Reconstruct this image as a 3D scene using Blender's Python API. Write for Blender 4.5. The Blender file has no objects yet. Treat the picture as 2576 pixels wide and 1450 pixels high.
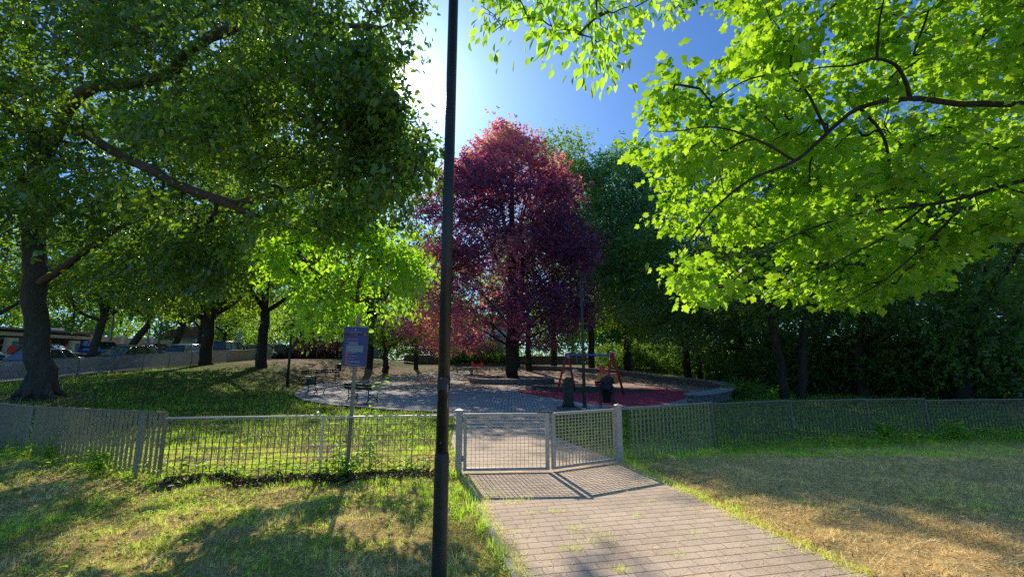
import bpy, math, random
import numpy as np
from mathutils import Vector, Matrix

random.seed(7)
RNG = np.random.default_rng(11)
SC = bpy.context.scene
COL = SC.collection
R = math.radians

# ------------------------------------------------------------------ camera model
FPX, CXP, CYP, TH, CH = 1100.0, 1287.5, 725.0, R(9.29), 1.8
SUN_EL, SUN_AZ = R(33.0), R(-16.0)          # azimuth from +Y towards +X
SUND = np.array([math.sin(SUN_AZ)*math.cos(SUN_EL), math.cos(SUN_AZ)*math.cos(SUN_EL), math.sin(SUN_EL)])


def sm(t):
    t = np.clip(t, 0.0, 1.0)
    return t*t*(3-2*t)


def hz(x, y):
    """terrain height"""
    x = np.asarray(x, float); y = np.asarray(y, float)
    zl = 0.056*np.clip(y-8, 0, 34)
    zc = 0.065*np.clip(y-37, 0, 22)
    w = sm((-11-x)/9.0)
    return zc*(1-w)+zl*w


def H(x, y):
    return float(hz(x, y))


def ray(px, py):
    cx, cy = (px-CXP)/FPX, (CYP-py)/FPX
    return np.array([cx, math.cos(TH)-cy*math.sin(TH), math.sin(TH)+cy*math.cos(TH)])


def at(px, py, Y):
    d = ray(px, py); t = Y/d[1]
    return np.array([d[0]*t, Y, CH+d[2]*t])


def gnd(px, py):
    d = ray(px, py)
    t = 1.0
    while t < 140:
        p = d*t
        if CH+p[2] <= H(p[0], p[1]):
            return np.array([p[0], p[1], H(p[0], p[1])])
        t += 0.02
    return np.array([d[0]*140, d[1]*140, 1.5])


def nrm(v):
    n = np.linalg.norm(v, axis=-1, keepdims=True)
    return v/np.maximum(n, 1e-9)


_ng = np.random.default_rng(5).random((256, 256))


def vnoise(x, y, s, off=0):
    x = np.asarray(x)/s+off*17.3+300; y = np.asarray(y)/s+off*7.7+300
    xi = np.floor(x).astype(int); yi = np.floor(y).astype(int)
    fx = sm(x-xi); fy = sm(y-yi)
    g = lambda a, b: _ng[a % 256, b % 256]
    return (g(xi, yi)*(1-fx)+g(xi+1, yi)*fx)*(1-fy)+(g(xi, yi+1)*(1-fx)+g(xi+1, yi+1)*fx)*fy


def pip(x, y, poly):
    x = np.asarray(x); y = np.asarray(y)
    ins = np.zeros(x.shape, bool)
    n = len(poly)
    for i in range(n):
        x0, y0 = poly[i]; x1, y1 = poly[(i+1) % n]
        if y0 == y1:
            continue
        c = ((y0 > y) != (y1 > y)) & (x < (x1-x0)*(y-y0)/(y1-y0)+x0)
        ins ^= c
    return ins


PATH = [(3.95, -6), (3.2, 3.2), (2.95, 4.1), (1.98, 8.1), (1.05, 10.6), (1.15, 14), (2.2, 16.9), (-2.6, 16.9), (-1.75, 14), (-1.35, 10.2), (-0.78, 7.2), (0.0, 4.1), (0.45, 2.4), (0.9, -6)]


def seg_d(x, y, a, b):
    a = np.asarray(a, float)[:2]; b = np.asarray(b, float)[:2]; d = b-a; L2 = d@d
    t = np.clip(((x-a[0])*d[0]+(y-a[1])*d[1])/L2, 0, 1)
    return np.hypot(x-a[0]-t*d[0], y-a[1]-t*d[1])


def hz_fine(x, y):
    """terrain plus the small hummocks of the rough lawn near the viewpoint"""
    x = np.asarray(x, float); y = np.asarray(y, float)
    d = np.full(x.shape, 9.0)
    for a, b in zip(PATH, PATH[1:]+PATH[:1]): d = np.minimum(d, seg_d(x, y, a, b))
    d = np.where(pip(x, y, PATH), 0, d)
    k = sm(d/.45)*sm((12.5-y)/2)
    b = .085*vnoise(x, y, .42, 41)+.05*vnoise(x, y, .17, 42)-.05
    return hz(x, y)+k*np.maximum(b, -.012)


# ------------------------------------------------------------------ materials
def newmat(name):
    m = bpy.data.materials.new(name); m.use_nodes = True
    nt = m.node_tree; nt.nodes.clear()
    out = nt.nodes.new('ShaderNodeOutputMaterial')
    return m, nt, out


def nd(nt, t, **kw):
    n = nt.nodes.new(t)
    for k, v in kw.items():
        if k.startswith('i_'):
            n.inputs[k[2:].replace('_', ' ')].default_value = v
        else:
            setattr(n, k, v)
    return n


def ramp(nt, stops):
    r = nt.nodes.new('ShaderNodeValToRGB')
    el = r.color_ramp.elements
    while len(el) < len(stops):
        el.new(0.5)
    for e, (p, c) in zip(el, stops):
        e.position = p; e.color = (*c, 1)
    return r


def pm(name, c1, c2=None, rough=0.6, metal=0.0, scale=8.0, bump=0.0, bscale=None, spec=0.5, detail=6, dist=0.02):
    """principled with noise colour variation and bump"""
    m, nt, out = newmat(name)
    p = nd(nt, 'ShaderNodeBsdfPrincipled')
    p.inputs['Roughness'].default_value = rough; p.inputs['Metallic'].default_value = metal
    p.inputs['Specular IOR Level'].default_value = spec
    tc = nd(nt, 'ShaderNodeTexCoord')
    no = nd(nt, 'ShaderNodeTexNoise'); no.inputs['Scale'].default_value = scale; no.inputs['Detail'].default_value = detail
    no.inputs['Roughness'].default_value = 0.65
    nt.links.new(tc.outputs['Object'], no.inputs['Vector'])
    c2 = c2 or tuple(v*0.6 for v in c1)
    r = ramp(nt, [(0.3, c2), (0.7, c1)])
    nt.links.new(no.outputs['Fac'], r.inputs['Fac'])
    nt.links.new(r.outputs['Color'], p.inputs['Base Color'])
    if bump:
        n2 = nd(nt, 'ShaderNodeTexNoise'); n2.inputs['Scale'].default_value = bscale or scale*3; n2.inputs['Detail'].default_value = 8
        nt.links.new(tc.outputs['Object'], n2.inputs['Vector'])
        b = nd(nt, 'ShaderNodeBump'); b.inputs['Strength'].default_value = bump; b.inputs['Distance'].default_value = dist
        nt.links.new(n2.outputs['Fac'], b.inputs['Height']); nt.links.new(b.outputs['Normal'], p.inputs['Normal'])
    nt.links.new(p.outputs['BSDF'], out.inputs['Surface'])
    return m


def leafmat(name, dstops, tstops, gloss=0.06, grough=0.3):
    m, nt, out = newmat(name)
    a = nd(nt, 'ShaderNodeAttribute', attribute_name='rnd')
    r1 = ramp(nt, dstops); r2 = ramp(nt, tstops)
    nt.links.new(a.outputs['Fac'], r1.inputs['Fac']); nt.links.new(a.outputs['Fac'], r2.inputs['Fac'])
    d = nd(nt, 'ShaderNodeBsdfDiffuse'); t = nd(nt, 'ShaderNodeBsdfTranslucent')
    nt.links.new(r1.outputs['Color'], d.inputs['Color']); nt.links.new(r2.outputs['Color'], t.inputs['Color'])
    ad = nd(nt, 'ShaderNodeAddShader')
    nt.links.new(d.outputs[0], ad.inputs[0]); nt.links.new(t.outputs[0], ad.inputs[1])
    g = nd(nt, 'ShaderNodeBsdfGlossy'); g.inputs['Roughness'].default_value = grough
    g.inputs['Color'].default_value = (0.9, 0.95, 0.95, 1)
    mx = nd(nt, 'ShaderNodeMixShader'); mx.inputs[0].default_value = gloss
    nt.links.new(ad.outputs[0], mx.inputs[1]); nt.links.new(g.outputs[0], mx.inputs[2])
    nt.links.new(mx.outputs[0], out.inputs['Surface'])
    return m


def brickmat(name, c1, c2, mort, w, h, rot, moss=None, bias=0.0, mortar=0.007, dirt=0.5, rows=False):
    m, nt, out = newmat(name)
    tc = nd(nt, 'ShaderNodeTexCoord'); mp = nd(nt, 'ShaderNodeMapping'); mp.inputs['Rotation'].default_value = (0, 0, rot)
    nt.links.new(tc.outputs['Object'], mp.inputs['Vector'])
    wob = nd(nt, 'ShaderNodeTexNoise'); wob.inputs['Scale'].default_value = 1.3; wob.inputs['Detail'].default_value = 2
    nt.links.new(mp.outputs[0], wob.inputs['Vector'])
    vm = nd(nt, 'ShaderNodeVectorMath', operation='MULTIPLY_ADD'); vm.inputs[1].default_value = (0.03, 0.03, 0)
    nt.links.new(wob.outputs['Color'], vm.inputs[0]); nt.links.new(mp.outputs[0], vm.inputs[2])
    b = nd(nt, 'ShaderNodeTexBrick'); b.inputs['Scale'].default_value = 1.0
    b.inputs['Brick Width'].default_value = w; b.inputs['Row Height'].default_value = h
    b.inputs['Mortar Size'].default_value = mortar; b.inputs['Mortar Smooth'].default_value = 0.3; b.inputs['Bias'].default_value = bias
    b.inputs['Color1'].default_value = (*c1, 1); b.inputs['Color2'].default_value = (*c2, 1); b.inputs['Mortar'].default_value = (*mort, 1)
    nt.links.new(vm.outputs[0], b.inputs['Vector'])
    n1 = nd(nt, 'ShaderNodeTexNoise'); n1.inputs['Scale'].default_value = 0.8; n1.inputs['Detail'].default_value = 9; n1.inputs['Roughness'].default_value = 0.7
    nt.links.new(tc.outputs['Object'], n1.inputs['Vector'])
    rr = ramp(nt, [(0.3, (1-dirt,)*3), (0.7, (1.12, 1.12, 1.12))]); nt.links.new(n1.outputs['Fac'], rr.inputs['Fac'])
    mul = nd(nt, 'ShaderNodeMixRGB', blend_type='MULTIPLY'); mul.inputs[0].default_value = 1
    nt.links.new(b.outputs['Color'], mul.inputs[1]); nt.links.new(rr.outputs['Color'], mul.inputs[2])
    if rows:
        b2 = nd(nt, 'ShaderNodeTexBrick'); b2.inputs['Scale'].default_value = 1.0; b2.offset = 0
        b2.inputs['Brick Width'].default_value = 90; b2.inputs['Row Height'].default_value = h; b2.inputs['Mortar Size'].default_value = .009; b2.inputs['Mortar Smooth'].default_value = .5
        b2.inputs['Color1'].default_value = b2.inputs['Color2'].default_value = (1, 1, 1, 1); b2.inputs['Mortar'].default_value = (.56, .46, .32, 1)
        nt.links.new(vm.outputs[0], b2.inputs['Vector'])
        m3 = nd(nt, 'ShaderNodeMixRGB', blend_type='MULTIPLY'); m3.inputs[0].default_value = 1
        nt.links.new(mul.outputs[0], m3.inputs[1]); nt.links.new(b2.outputs['Color'], m3.inputs[2]); mul = m3
    n2 = nd(nt, 'ShaderNodeTexNoise'); n2.inputs['Scale'].default_value = 60; n2.inputs['Detail'].default_value = 4
    nt.links.new(tc.outputs['Object'], n2.inputs['Vector'])
    r2 = ramp(nt, [(0.3, (0.72, 0.72, 0.72)), (0.7, (1.15, 1.15, 1.15))]); nt.links.new(n2.outputs['Fac'], r2.inputs['Fac'])
    mul2 = nd(nt, 'ShaderNodeMixRGB', blend_type='MULTIPLY'); mul2.inputs[0].default_value = 1
    nt.links.new(mul.outputs[0], mul2.inputs[1]); nt.links.new(r2.outputs['Color'], mul2.inputs[2])
    p = nd(nt, 'ShaderNodeBsdfPrincipled'); p.inputs['Roughness'].default_value = 0.85; p.inputs['Specular IOR Level'].default_value = 0.3
    nt.links.new(mul2.outputs[0], p.inputs['Base Color'])
    inv = nd(nt, 'ShaderNodeMath', operation='MULTIPLY_ADD'); inv.inputs[1].default_value = -1; inv.inputs[2].default_value = 1
    nt.links.new(b.outputs['Fac'], inv.inputs[0])
    ad = nd(nt, 'ShaderNodeMath', operation='MULTIPLY_ADD'); ad.inputs[1].default_value = 0.25
    nt.links.new(n2.outputs['Fac'], ad.inputs[0]); nt.links.new(inv.outputs[0], ad.inputs[2])
    bu = nd(nt, 'ShaderNodeBump'); bu.inputs['Strength'].default_value = 0.7; bu.inputs['Distance'].default_value = 0.012
    nt.links.new(ad.outputs[0], bu.inputs['Height']); nt.links.new(bu.outputs['Normal'], p.inputs['Normal'])
    nt.links.new(p.outputs['BSDF'], out.inputs['Surface'])
    return m


def groundmat():
    m, nt, out = newmat('ground')
    tc = nd(nt, 'ShaderNodeTexCoord')
    dry = nd(nt, 'ShaderNodeAttribute', attribute_name='dry'); soil = nd(nt, 'ShaderNodeAttribute', attribute_name='soil')
    n1 = nd(nt, 'ShaderNodeTexNoise'); n1.inputs['Scale'].default_value = 1.6; n1.inputs['Detail'].default_value = 10; n1.inputs['Roughness'].default_value = 0.75
    n2 = nd(nt, 'ShaderNodeTexNoise'); n2.inputs['Scale'].default_value = 26; n2.inputs['Detail'].default_value = 9; n2.inputs['Roughness'].default_value = .75
    for n in (n1, n2):
        nt.links.new(tc.outputs['Object'], n.inputs['Vector'])
    s = nd(nt, 'ShaderNodeMath', operation='ADD'); nt.links.new(dry.outputs['Fac'], s.inputs[0]); nt.links.new(n1.outputs['Fac'], s.inputs[1])
    r = ramp(nt, [(0.36, (0.10, 0.13, 0.022)), (0.52, (0.36, 0.29, 0.09)), (0.80, (0.74, 0.53, 0.26))])
    s2 = nd(nt, 'ShaderNodeMath', operation='MULTIPLY'); s2.inputs[1].default_value = 0.68
    nt.links.new(s.outputs[0], s2.inputs[0]); nt.links.new(s2.outputs[0], r.inputs['Fac'])
    so = nd(nt, 'ShaderNodeMath', operation='MULTIPLY_ADD'); so.inputs[1].default_value = 1.6
    nt.links.new(soil.outputs['Fac'], so.inputs[0])
    sh = nd(nt, 'ShaderNodeMath', operation='SUBTRACT'); sh.inputs[1].default_value = 0.75
    nt.links.new(n1.outputs['Fac'], sh.inputs[0]); nt.links.new(sh.outputs[0], so.inputs[2])
    cl = nd(nt, 'ShaderNodeClamp'); nt.links.new(so.outputs[0], cl.inputs['Value'])
    rs = ramp(nt, [(0.3, (0.16, 0.105, 0.075)), (0.7, (0.36, 0.26, 0.2))]); nt.links.new(n2.outputs['Fac'], rs.inputs['Fac'])
    mx = nd(nt, 'ShaderNodeMixRGB'); nt.links.new(cl.outputs[0], mx.inputs[0]); nt.links.new(r.outputs['Color'], mx.inputs[1]); nt.links.new(rs.outputs['Color'], mx.inputs[2])
    r2 = ramp(nt, [(0.36, (0.45, 0.42, 0.36)), (0.64, (1.35, 1.35, 1.3))]); nt.links.new(n2.outputs['Fac'], r2.inputs['Fac'])
    mu = nd(nt, 'ShaderNodeMixRGB', blend_type='MULTIPLY'); mu.inputs[0].default_value = 1
    nt.links.new(mx.outputs[0], mu.inputs[1]); nt.links.new(r2.outputs['Color'], mu.inputs[2])
    p = nd(nt, 'ShaderNodeBsdfPrincipled'); p.inputs['Roughness'].default_value = 0.95; p.inputs['Specular IOR Level'].default_value = 0.1
    nt.links.new(mu.outputs[0], p.inputs['Base Color'])
    bu = nd(nt, 'ShaderNodeBump'); bu.inputs['Strength'].default_value = 0.8; bu.inputs['Distance'].default_value = 0.04
    nt.links.new(n2.outputs['Fac'], bu.inputs['Height']); nt.links.new(bu.outputs['Normal'], p.inputs['Normal'])
    nt.links.new(p.outputs['BSDF'], out.inputs['Surface'])
    return m


def stonemat(name, c1, c2, sc=6.0):
    m, nt, out = newmat(name)
    tc = nd(nt, 'ShaderNodeTexCoord'); mp = nd(nt, 'ShaderNodeMapping'); mp.inputs['Scale'].default_value = (1, 1, 2.6)
    nt.links.new(tc.outputs['Object'], mp.inputs['Vector'])
    v = nd(nt, 'ShaderNodeTexVoronoi', feature='DISTANCE_TO_EDGE'); v.inputs['Scale'].default_value = sc
    v2 = nd(nt, 'ShaderNodeTexVoronoi'); v2.inputs['Scale'].default_value = sc
    nt.links.new(mp.outputs[0], v.inputs['Vector']); nt.links.new(mp.outputs[0], v2.inputs['Vector'])
    r = ramp(nt, [(0.0, (0.25, 0.25, 0.25)), (0.09, (1, 1, 1))]); nt.links.new(v.outputs['Distance'], r.inputs['Fac'])
    rc = ramp(nt, [(0.1, c2), (0.9, c1)]); nt.links.new(v2.outputs['Color'], rc.inputs['Fac'])
    mu = nd(nt, 'ShaderNodeMixRGB', blend_type='MULTIPLY'); mu.inputs[0].default_value = 1
    nt.links.new(rc.outputs['Color'], mu.inputs[1]); nt.links.new(r.outputs['Color'], mu.inputs[2])
    p = nd(nt, 'ShaderNodeBsdfPrincipled'); p.inputs['Roughness'].default_value = 0.9
    nt.links.new(mu.outputs[0], p.inputs['Base Color'])
    bu = nd(nt, 'ShaderNodeBump'); bu.inputs['Strength'].default_value = 0.9; bu.inputs['Distance'].default_value = 0.03
    nt.links.new(r.outputs['Color'], bu.inputs['Height']); nt.links.new(bu.outputs['Normal'], p.inputs['Normal'])
    nt.links.new(p.outputs['BSDF'], out.inputs['Surface'])
    return m


def barkmat(name, c1, c2, vs=4.0):
    m, nt, out = newmat(name)
    tc = nd(nt, 'ShaderNodeTexCoord'); mp = nd(nt, 'ShaderNodeMapping'); mp.inputs['Scale'].default_value = (vs, vs, vs*0.35)
    nt.links.new(tc.outputs['Object'], mp.inputs['Vector'])
    n = nd(nt, 'ShaderNodeTexNoise'); n.inputs['Scale'].default_value = 3; n.inputs['Detail'].default_value = 10; n.inputs['Roughness'].default_value = 0.75
    nt.links.new(mp.outputs[0], n.inputs['Vector'])
    n2 = nd(nt, 'ShaderNodeTexNoise'); n2.inputs['Scale'].default_value = 0.9; n2.inputs['Detail'].default_value = 4
    nt.links.new(tc.outputs['Object'], n2.inputs['Vector'])
    r = ramp(nt, [(0.32, c2), (0.7, c1)]); nt.links.new(n.outputs['Fac'], r.inputs['Fac'])
    rm = ramp(nt, [(0.45, (1, 1, 1)), (0.7, (0.6, 0.72, 0.42))]); nt.links.new(n2.outputs['Fac'], rm.inputs['Fac'])
    mu = nd(nt, 'ShaderNodeMixRGB', blend_type='MULTIPLY'); mu.inputs[0].default_value = 1
    nt.links.new(r.outputs['Color'], mu.inputs[1]); nt.links.new(rm.outputs['Color'], mu.inputs[2])
    p = nd(nt, 'ShaderNodeBsdfPrincipled'); p.inputs['Roughness'].default_value = 0.9; p.inputs['Specular IOR Level'].default_value = 0.2
    nt.links.new(mu.outputs[0], p.inputs['Base Color'])
    bu = nd(nt, 'ShaderNodeBump'); bu.inputs['Strength'].default_value = 0.9; bu.inputs['Distance'].default_value = 0.03
    nt.links.new(n.outputs['Fac'], bu.inputs['Height']); nt.links.new(bu.outputs['Normal'], p.inputs['Normal'])
    nt.links.new(p.outputs['BSDF'], out.inputs['Surface'])
    return m


M = {}
M['ground'] = groundmat()
M['paver'] = brickmat('entrance pavers', (0.86, 0.66, 0.52), (0.74, 0.56, 0.445), (0.58, 0.44, 0.31), 0.25, 0.13, R(-12), dirt=0.34, mortar=0.006, rows=True)
M['plaza'] = brickmat('plaza pavers', (0.66, 0.60, 0.57), (0.54, 0.49, 0.465), (0.17, 0.15, 0.14), 0.26, 0.13, R(90), dirt=0.35, mortar=0.01)
M['asphalt'] = pm('asphalt', (0.06, 0.06, 0.062), (0.04, 0.04, 0.042), 0.9, scale=5, bump=0.4, bscale=120)
M['rubber_red'] = pm('red rubber', (0.62, 0.085, 0.12), (0.48, 0.065, 0.09), 0.95, scale=3, bump=0.5, bscale=90, spec=0.2)
M['rubber_green'] = pm('green rubber', (0.09, 0.12, 0.10), (0.06, 0.08, 0.07), 0.95, scale=3, bump=0.5, bscale=90, spec=0.2)
M['earth'] = pm('earth mulch', (0.62, 0.46, 0.36), (0.36, 0.24, 0.18), 0.95, scale=2.5, bump=0.6, bscale=40, spec=0.1)
M['kerb'] = pm('kerb concrete', (0.46, 0.43, 0.38), (0.32, 0.3, 0.26), 0.9, scale=9, bump=0.3, bscale=60)
M['galv'] = pm('galvanised steel', (0.52, 0.50, 0.46), (0.36, 0.345, 0.31), 0.5, 0.35, scale=14, bump=0.1, bscale=50)
M['galv_d'] = pm('weathered steel', (0.40, 0.385, 0.34), (0.26, 0.25, 0.21), 0.55, 0.3, scale=14, bump=0.1, bscale=50)
M['rust'] = pm('rusty steel', (0.44, 0.36, 0.27), (0.26, 0.19, 0.12), 0.7, 0.2, scale=20)
M['pole'] = pm('dark green pole paint', (0.034, 0.036, 0.028), (0.020, 0.022, 0.017), 0.42, 0.0, scale=9, bump=0.12, bscale=40)
M['pole_grey'] = pm('grey green pole', (0.10, 0.11, 0.085), (0.06, 0.065, 0.05), 0.5, 0.1, scale=9)
M['galv_s'] = pm('dull grey steel', (0.25, 0.245, 0.22), (0.15, 0.145, 0.13), 0.6, 0.3, scale=14)
M['rail'] = pm('galvanised rail with painted highlight', (0.78, 0.77, 0.74), (0.6, 0.58, 0.55), 0.32, 0.55, scale=12)  # pale base colour stands in for the sun's highlight on the top rails
M['pole_pale'] = pm('pale pole', (0.42, 0.45, 0.5), (0.3, 0.33, 0.38), 0.4, 0.4, scale=6)
M['sticker'] = pm('white sticker', (0.42, 0.41, 0.37), (0.2, 0.19, 0.17), 0.6, scale=60)
M['sign_blue'] = pm('sign blue', (0.075, 0.095, 0.26), (0.06, 0.075, 0.2), 0.45, scale=5)
M['sign_back'] = pm('sign aluminium', (0.45, 0.45, 0.45), (0.33, 0.33, 0.33), 0.4, 0.7)
M['sign_ink'] = pm('sign white ink', (0.62, 0.62, 0.62), (0.5, 0.5, 0.5), 0.6, scale=90)
M['sign_red'] = pm('sign red', (0.62, 0.06, 0.04), (0.5, 0.04, 0.03), 0.5)
M['sign_purple'] = pm('sign magenta', (0.28, 0.035, 0.13), (0.2, 0.03, 0.1), 0.5)
M['sign_dark'] = pm('sign dark band', (0.035, 0.045, 0.06), None, 0.5)
M['sign_yellow'] = pm('sign yellow green', (0.4, 0.45, 0.16), None, 0.5)
M['post_wood'] = pm('grey post', (0.36, 0.33, 0.27), (0.22, 0.2, 0.16), 0.7, 0.1, scale=16, bump=0.2)
M['toret'] = pm('fountain green paint', (0.020, 0.033, 0.026), (0.012, 0.02, 0.016), 0.4, scale=10, bump=0.15)
M['stone_dark'] = pm('dark stone', (0.19, 0.18, 0.17), (0.11, 0.105, 0.1), 0.85, scale=8, bump=0.4)
M['bench_dark'] = pm('bench green boards', (0.03, 0.05, 0.042), (0.018, 0.03, 0.026), 0.45, scale=12)
M['bench_seat'] = pm('worn bench seat', (0.42, 0.47, 0.46), (0.30, 0.34, 0.33), 0.4, scale=12)
M['iron'] = pm('black iron', (0.025, 0.027, 0.027), None, 0.5, 0.3)
M['bin'] = pm('bin black', (0.015, 0.018, 0.017), None, 0.5)
M['bag'] = pm('bin bag plastic', (0.02, 0.024, 0.03), (0.012, 0.014, 0.02), 0.22, scale=18, bump=0.9, bscale=14, dist=0.05)
M['swing_red'] = pm('swing red paint', (0.78, 0.04, 0.045), (0.65, 0.03, 0.035), 0.4)
M['swing_blue'] = pm('swing blue bar', (0.16, 0.22, 0.72), (0.12, 0.17, 0.6), 0.35)
M['white_p'] = pm('white painted panel', (0.72, 0.72, 0.74), (0.55, 0.55, 0.58), 0.5)
M['red_p'] = pm('bright red plastic', (0.72, 0.05, 0.02), (0.6, 0.035, 0.015), 0.4)
M['yellow_p'] = pm('ochre panel', (0.5, 0.36, 0.08), (0.4, 0.28, 0.06), 0.5)
M['chain'] = pm('chain steel', (0.4, 0.4, 0.4), None, 0.35, 0.8)
M['stonewall'] = stonemat('rubble stone', (0.34, 0.30, 0.27), (0.19, 0.17, 0.15), 5)
M['cap'] = pm('stone slab', (0.42, 0.41, 0.42), (0.29, 0.28, 0.29), 0.8, scale=5, bump=0.3, bscale=40)
M['brick'] = pm('brown rendered wall', (0.21, 0.15, 0.11), (0.12, 0.085, 0.065), 0.9, scale=4, bump=0.4)
M['rail_green'] = pm('railing green', (0.03, 0.055, 0.045), None, 0.5)
M['bark'] = barkmat('limb bark with painted bounce light', (0.24, 0.17, 0.12), (0.09, 0.065, 0.045))  # browner than the trunk bark: bounce light put into the limb colour
M['bark_d'] = barkmat('dark bark', (0.085, 0.07, 0.055), (0.03, 0.025, 0.02))
M['bark_g'] = barkmat('smooth grey bark', (0.17, 0.145, 0.12), (0.055, 0.047, 0.038), 5)
M['twig'] = pm('twig bark', (0.09, 0.065, 0.045), (0.05, 0.036, 0.026), 0.85, scale=10)
M['glass'] = pm('car glass', (0.04, 0.055, 0.08), (0.025, 0.03, 0.045), 0.05, 0.0, spec=1.0)  # bluish base colour stands in for the reflected sky
M['tyre'] = pm('tyre', (0.02, 0.02, 0.02), None, 0.85)
M['rim'] = pm('wheel rim', (0.45, 0.45, 0.47), None, 0.3, 0.8)
M['lampglass'] = pm('headlight glass', (0.7, 0.7, 0.72), None, 0.1)
M['tail'] = pm('tail light', (0.4, 0.01, 0.01), None, 0.15)
M['cream'] = pm('cream render', (0.55, 0.49, 0.36), (0.44, 0.39, 0.28), 0.9, scale=2)
M['white_r'] = pm('off white render', (0.82, 0.78, 0.72), (0.68, 0.64, 0.58), 0.9, scale=2)
M['redwall'] = pm('red render', (0.38, 0.07, 0.05), (0.28, 0.05, 0.04), 0.9, scale=2)
M['roofing'] = pm('roof slab grey', (0.36, 0.36, 0.42), (0.26, 0.26, 0.31), 0.8, scale=2)
M['tiles'] = pm('roof tiles', (0.34, 0.13, 0.08), (0.22, 0.08, 0.05), 0.9, scale=6, bump=0.5)
M['mural_red'] = pm('mural red', (0.80, 0.12, 0.13), None, 0.7)
M['mural_blue'] = pm('mural blue', (0.08, 0.28, 0.78), None, 0.7)
M['shade_glass'] = pm('shop window', (0.05, 0.06, 0.07), (0.02, 0.025, 0.03), 0.1, spec=0.9, scale=1.5)
M['straw'] = None

G1 = [(0.0, (0.012, 0.028, 0.008)), (1.0, (0.035, 0.07, 0.014))]
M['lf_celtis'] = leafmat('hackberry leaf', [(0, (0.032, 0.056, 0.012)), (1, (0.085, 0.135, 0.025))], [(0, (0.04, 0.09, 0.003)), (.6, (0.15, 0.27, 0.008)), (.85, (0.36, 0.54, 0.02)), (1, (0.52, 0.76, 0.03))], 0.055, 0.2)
M['lf_bright'] = leafmat('sunlit hackberry leaf', [(0, (0.04, 0.07, 0.010)), (1, (0.08, 0.13, 0.015))], [(0, (0.16, 0.32, 0.010)), (.5, (0.34, 0.60, 0.02)), (1, (0.56, 0.86, 0.04))], 0.05, 0.3)  # brighter copy of the hackberry leaf, sunlight put into its colour
M['lf_maple'] = leafmat('maple leaf', [(0, (0.05, 0.10, 0.010)), (1, (0.11, 0.19, 0.02))], [(0, (0.09, 0.22, 0.008)), (.4, (0.24, 0.42, 0.012)), (1, (0.47, 0.67, 0.025))], 0.03, 0.4)
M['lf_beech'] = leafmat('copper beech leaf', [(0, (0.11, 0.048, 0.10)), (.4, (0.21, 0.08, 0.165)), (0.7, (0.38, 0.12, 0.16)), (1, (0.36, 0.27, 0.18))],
                        [(0, (0.07, 0.018, 0.045)), (0.35, (0.15, 0.028, 0.085)), (0.55, (0.30, 0.045, 0.11)), (.74, (0.86, 0.24, 0.26)), (0.85, (0.44, 0.25, 0.12)), (1, (0.56, 0.42, 0.20))], 0.05, 0.35)  # stops include sunlit pink and the bronze of light coming through
M['lf_green'] = leafmat('park tree leaf', [(0, (0.026, 0.05, 0.010)), (1, (0.07, 0.115, 0.02))], [(0, (0.10, 0.20, 0.008)), (1, (0.36, 0.52, 0.03))], 0.04, 0.35)
M['lf_blue'] = leafmat('blue green leaf', [(0, (0.032, 0.066, 0.030)), (1, (0.08, 0.155, 0.062))], [(0, (0.08, 0.20, 0.04)), (1, (0.20, 0.42, 0.08))], 0.05, 0.35)
M['lf_dark'] = leafmat('dark evergreen leaf', [(0, (0.030, 0.054, 0.014)), (1, (0.10, 0.15, 0.036))], [(0, (0.05, 0.11, 0.012)), (1, (0.22, 0.38, 0.04))], 0.02, 0.35)
M['lf_pale'] = leafmat('pale green leaf', [(0, (0.05, 0.09, 0.02)), (1, (0.09, 0.15, 0.035))], [(0, (0.20, 0.36, 0.03)), (1, (0.42, 0.60, 0.06))], 0.04, 0.35)
M['lf_weed'] = leafmat('weed leaf', [(0, (0.05, 0.095, 0.018)), (1, (0.12, 0.20, 0.035))], [(0, (0.16, 0.32, 0.02)), (1, (0.42, 0.62, 0.04))], 0.03, 0.4)
M['lf_grass'] = leafmat('grass blade', [(0, (0.80, 0.63, 0.34)), (0.3, (0.72, 0.64, 0.26)), (0.52, (0.42, 0.48, 0.08)), (1, (0.16, 0.32, 0.03))],
                        [(0, (0.46, 0.35, 0.18)), (0.3, (0.54, 0.46, 0.20)), (0.52, (0.58, 0.64, 0.12)), (1, (0.46, 0.66, 0.05))], 0.015, 0.5)
M['lf_lawn'] = leafmat('shaded lawn blade', [(0, (0.44, 0.38, 0.18)), (0.3, (0.34, 0.36, 0.11)), (0.55, (0.25, 0.38, 0.06)), (1, (0.16, 0.32, 0.05))],
                        [(0, (0.12, 0.10, 0.04)), (0.3, (0.30, 0.30, 0.06)), (0.55, (0.56, 0.70, 0.05)), (1, (0.42, 0.68, 0.03))], 0.015, 0.5)  # duller copy of the grass blade, shade put into its colour
M['lf_straw'] = leafmat('mown straw', [(0, (0.36, 0.25, 0.11)), (0.35, (0.74, 0.58, 0.28)), (1, (0.92, 0.79, 0.46))], [(0, (0.10, 0.06, 0.02)), (.4, (0.36, 0.24, 0.09)), (1, (0.5, 0.38, 0.18))], 0.02, 0.5)
M['lf_litter'] = leafmat('dead leaf', [(0, (0.05, 0.032, 0.02)), (1, (0.20, 0.13, 0.08))], [(0, (0.02, 0.012, 0.006)), (1, (0.08, 0.045, 0.02))], 0.05, 0.5)
M['lf_purple'] = leafmat('dark purple hedge leaf', [(0, (0.018, 0.010, 0.012)), (1, (0.04, 0.02, 0.022))], [(0, (0.04, 0.01, 0.015)), (1, (0.10, 0.025, 0.03))], 0.05, 0.35)


# ------------------------------------------------------------------ object helpers
def tag(o, label=None, cat=None, group=None, kind=None):
    if label: o['label'] = label
    if cat: o['category'] = cat
    if group: o['group'] = group
    if kind: o['kind'] = kind
    return o


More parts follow.
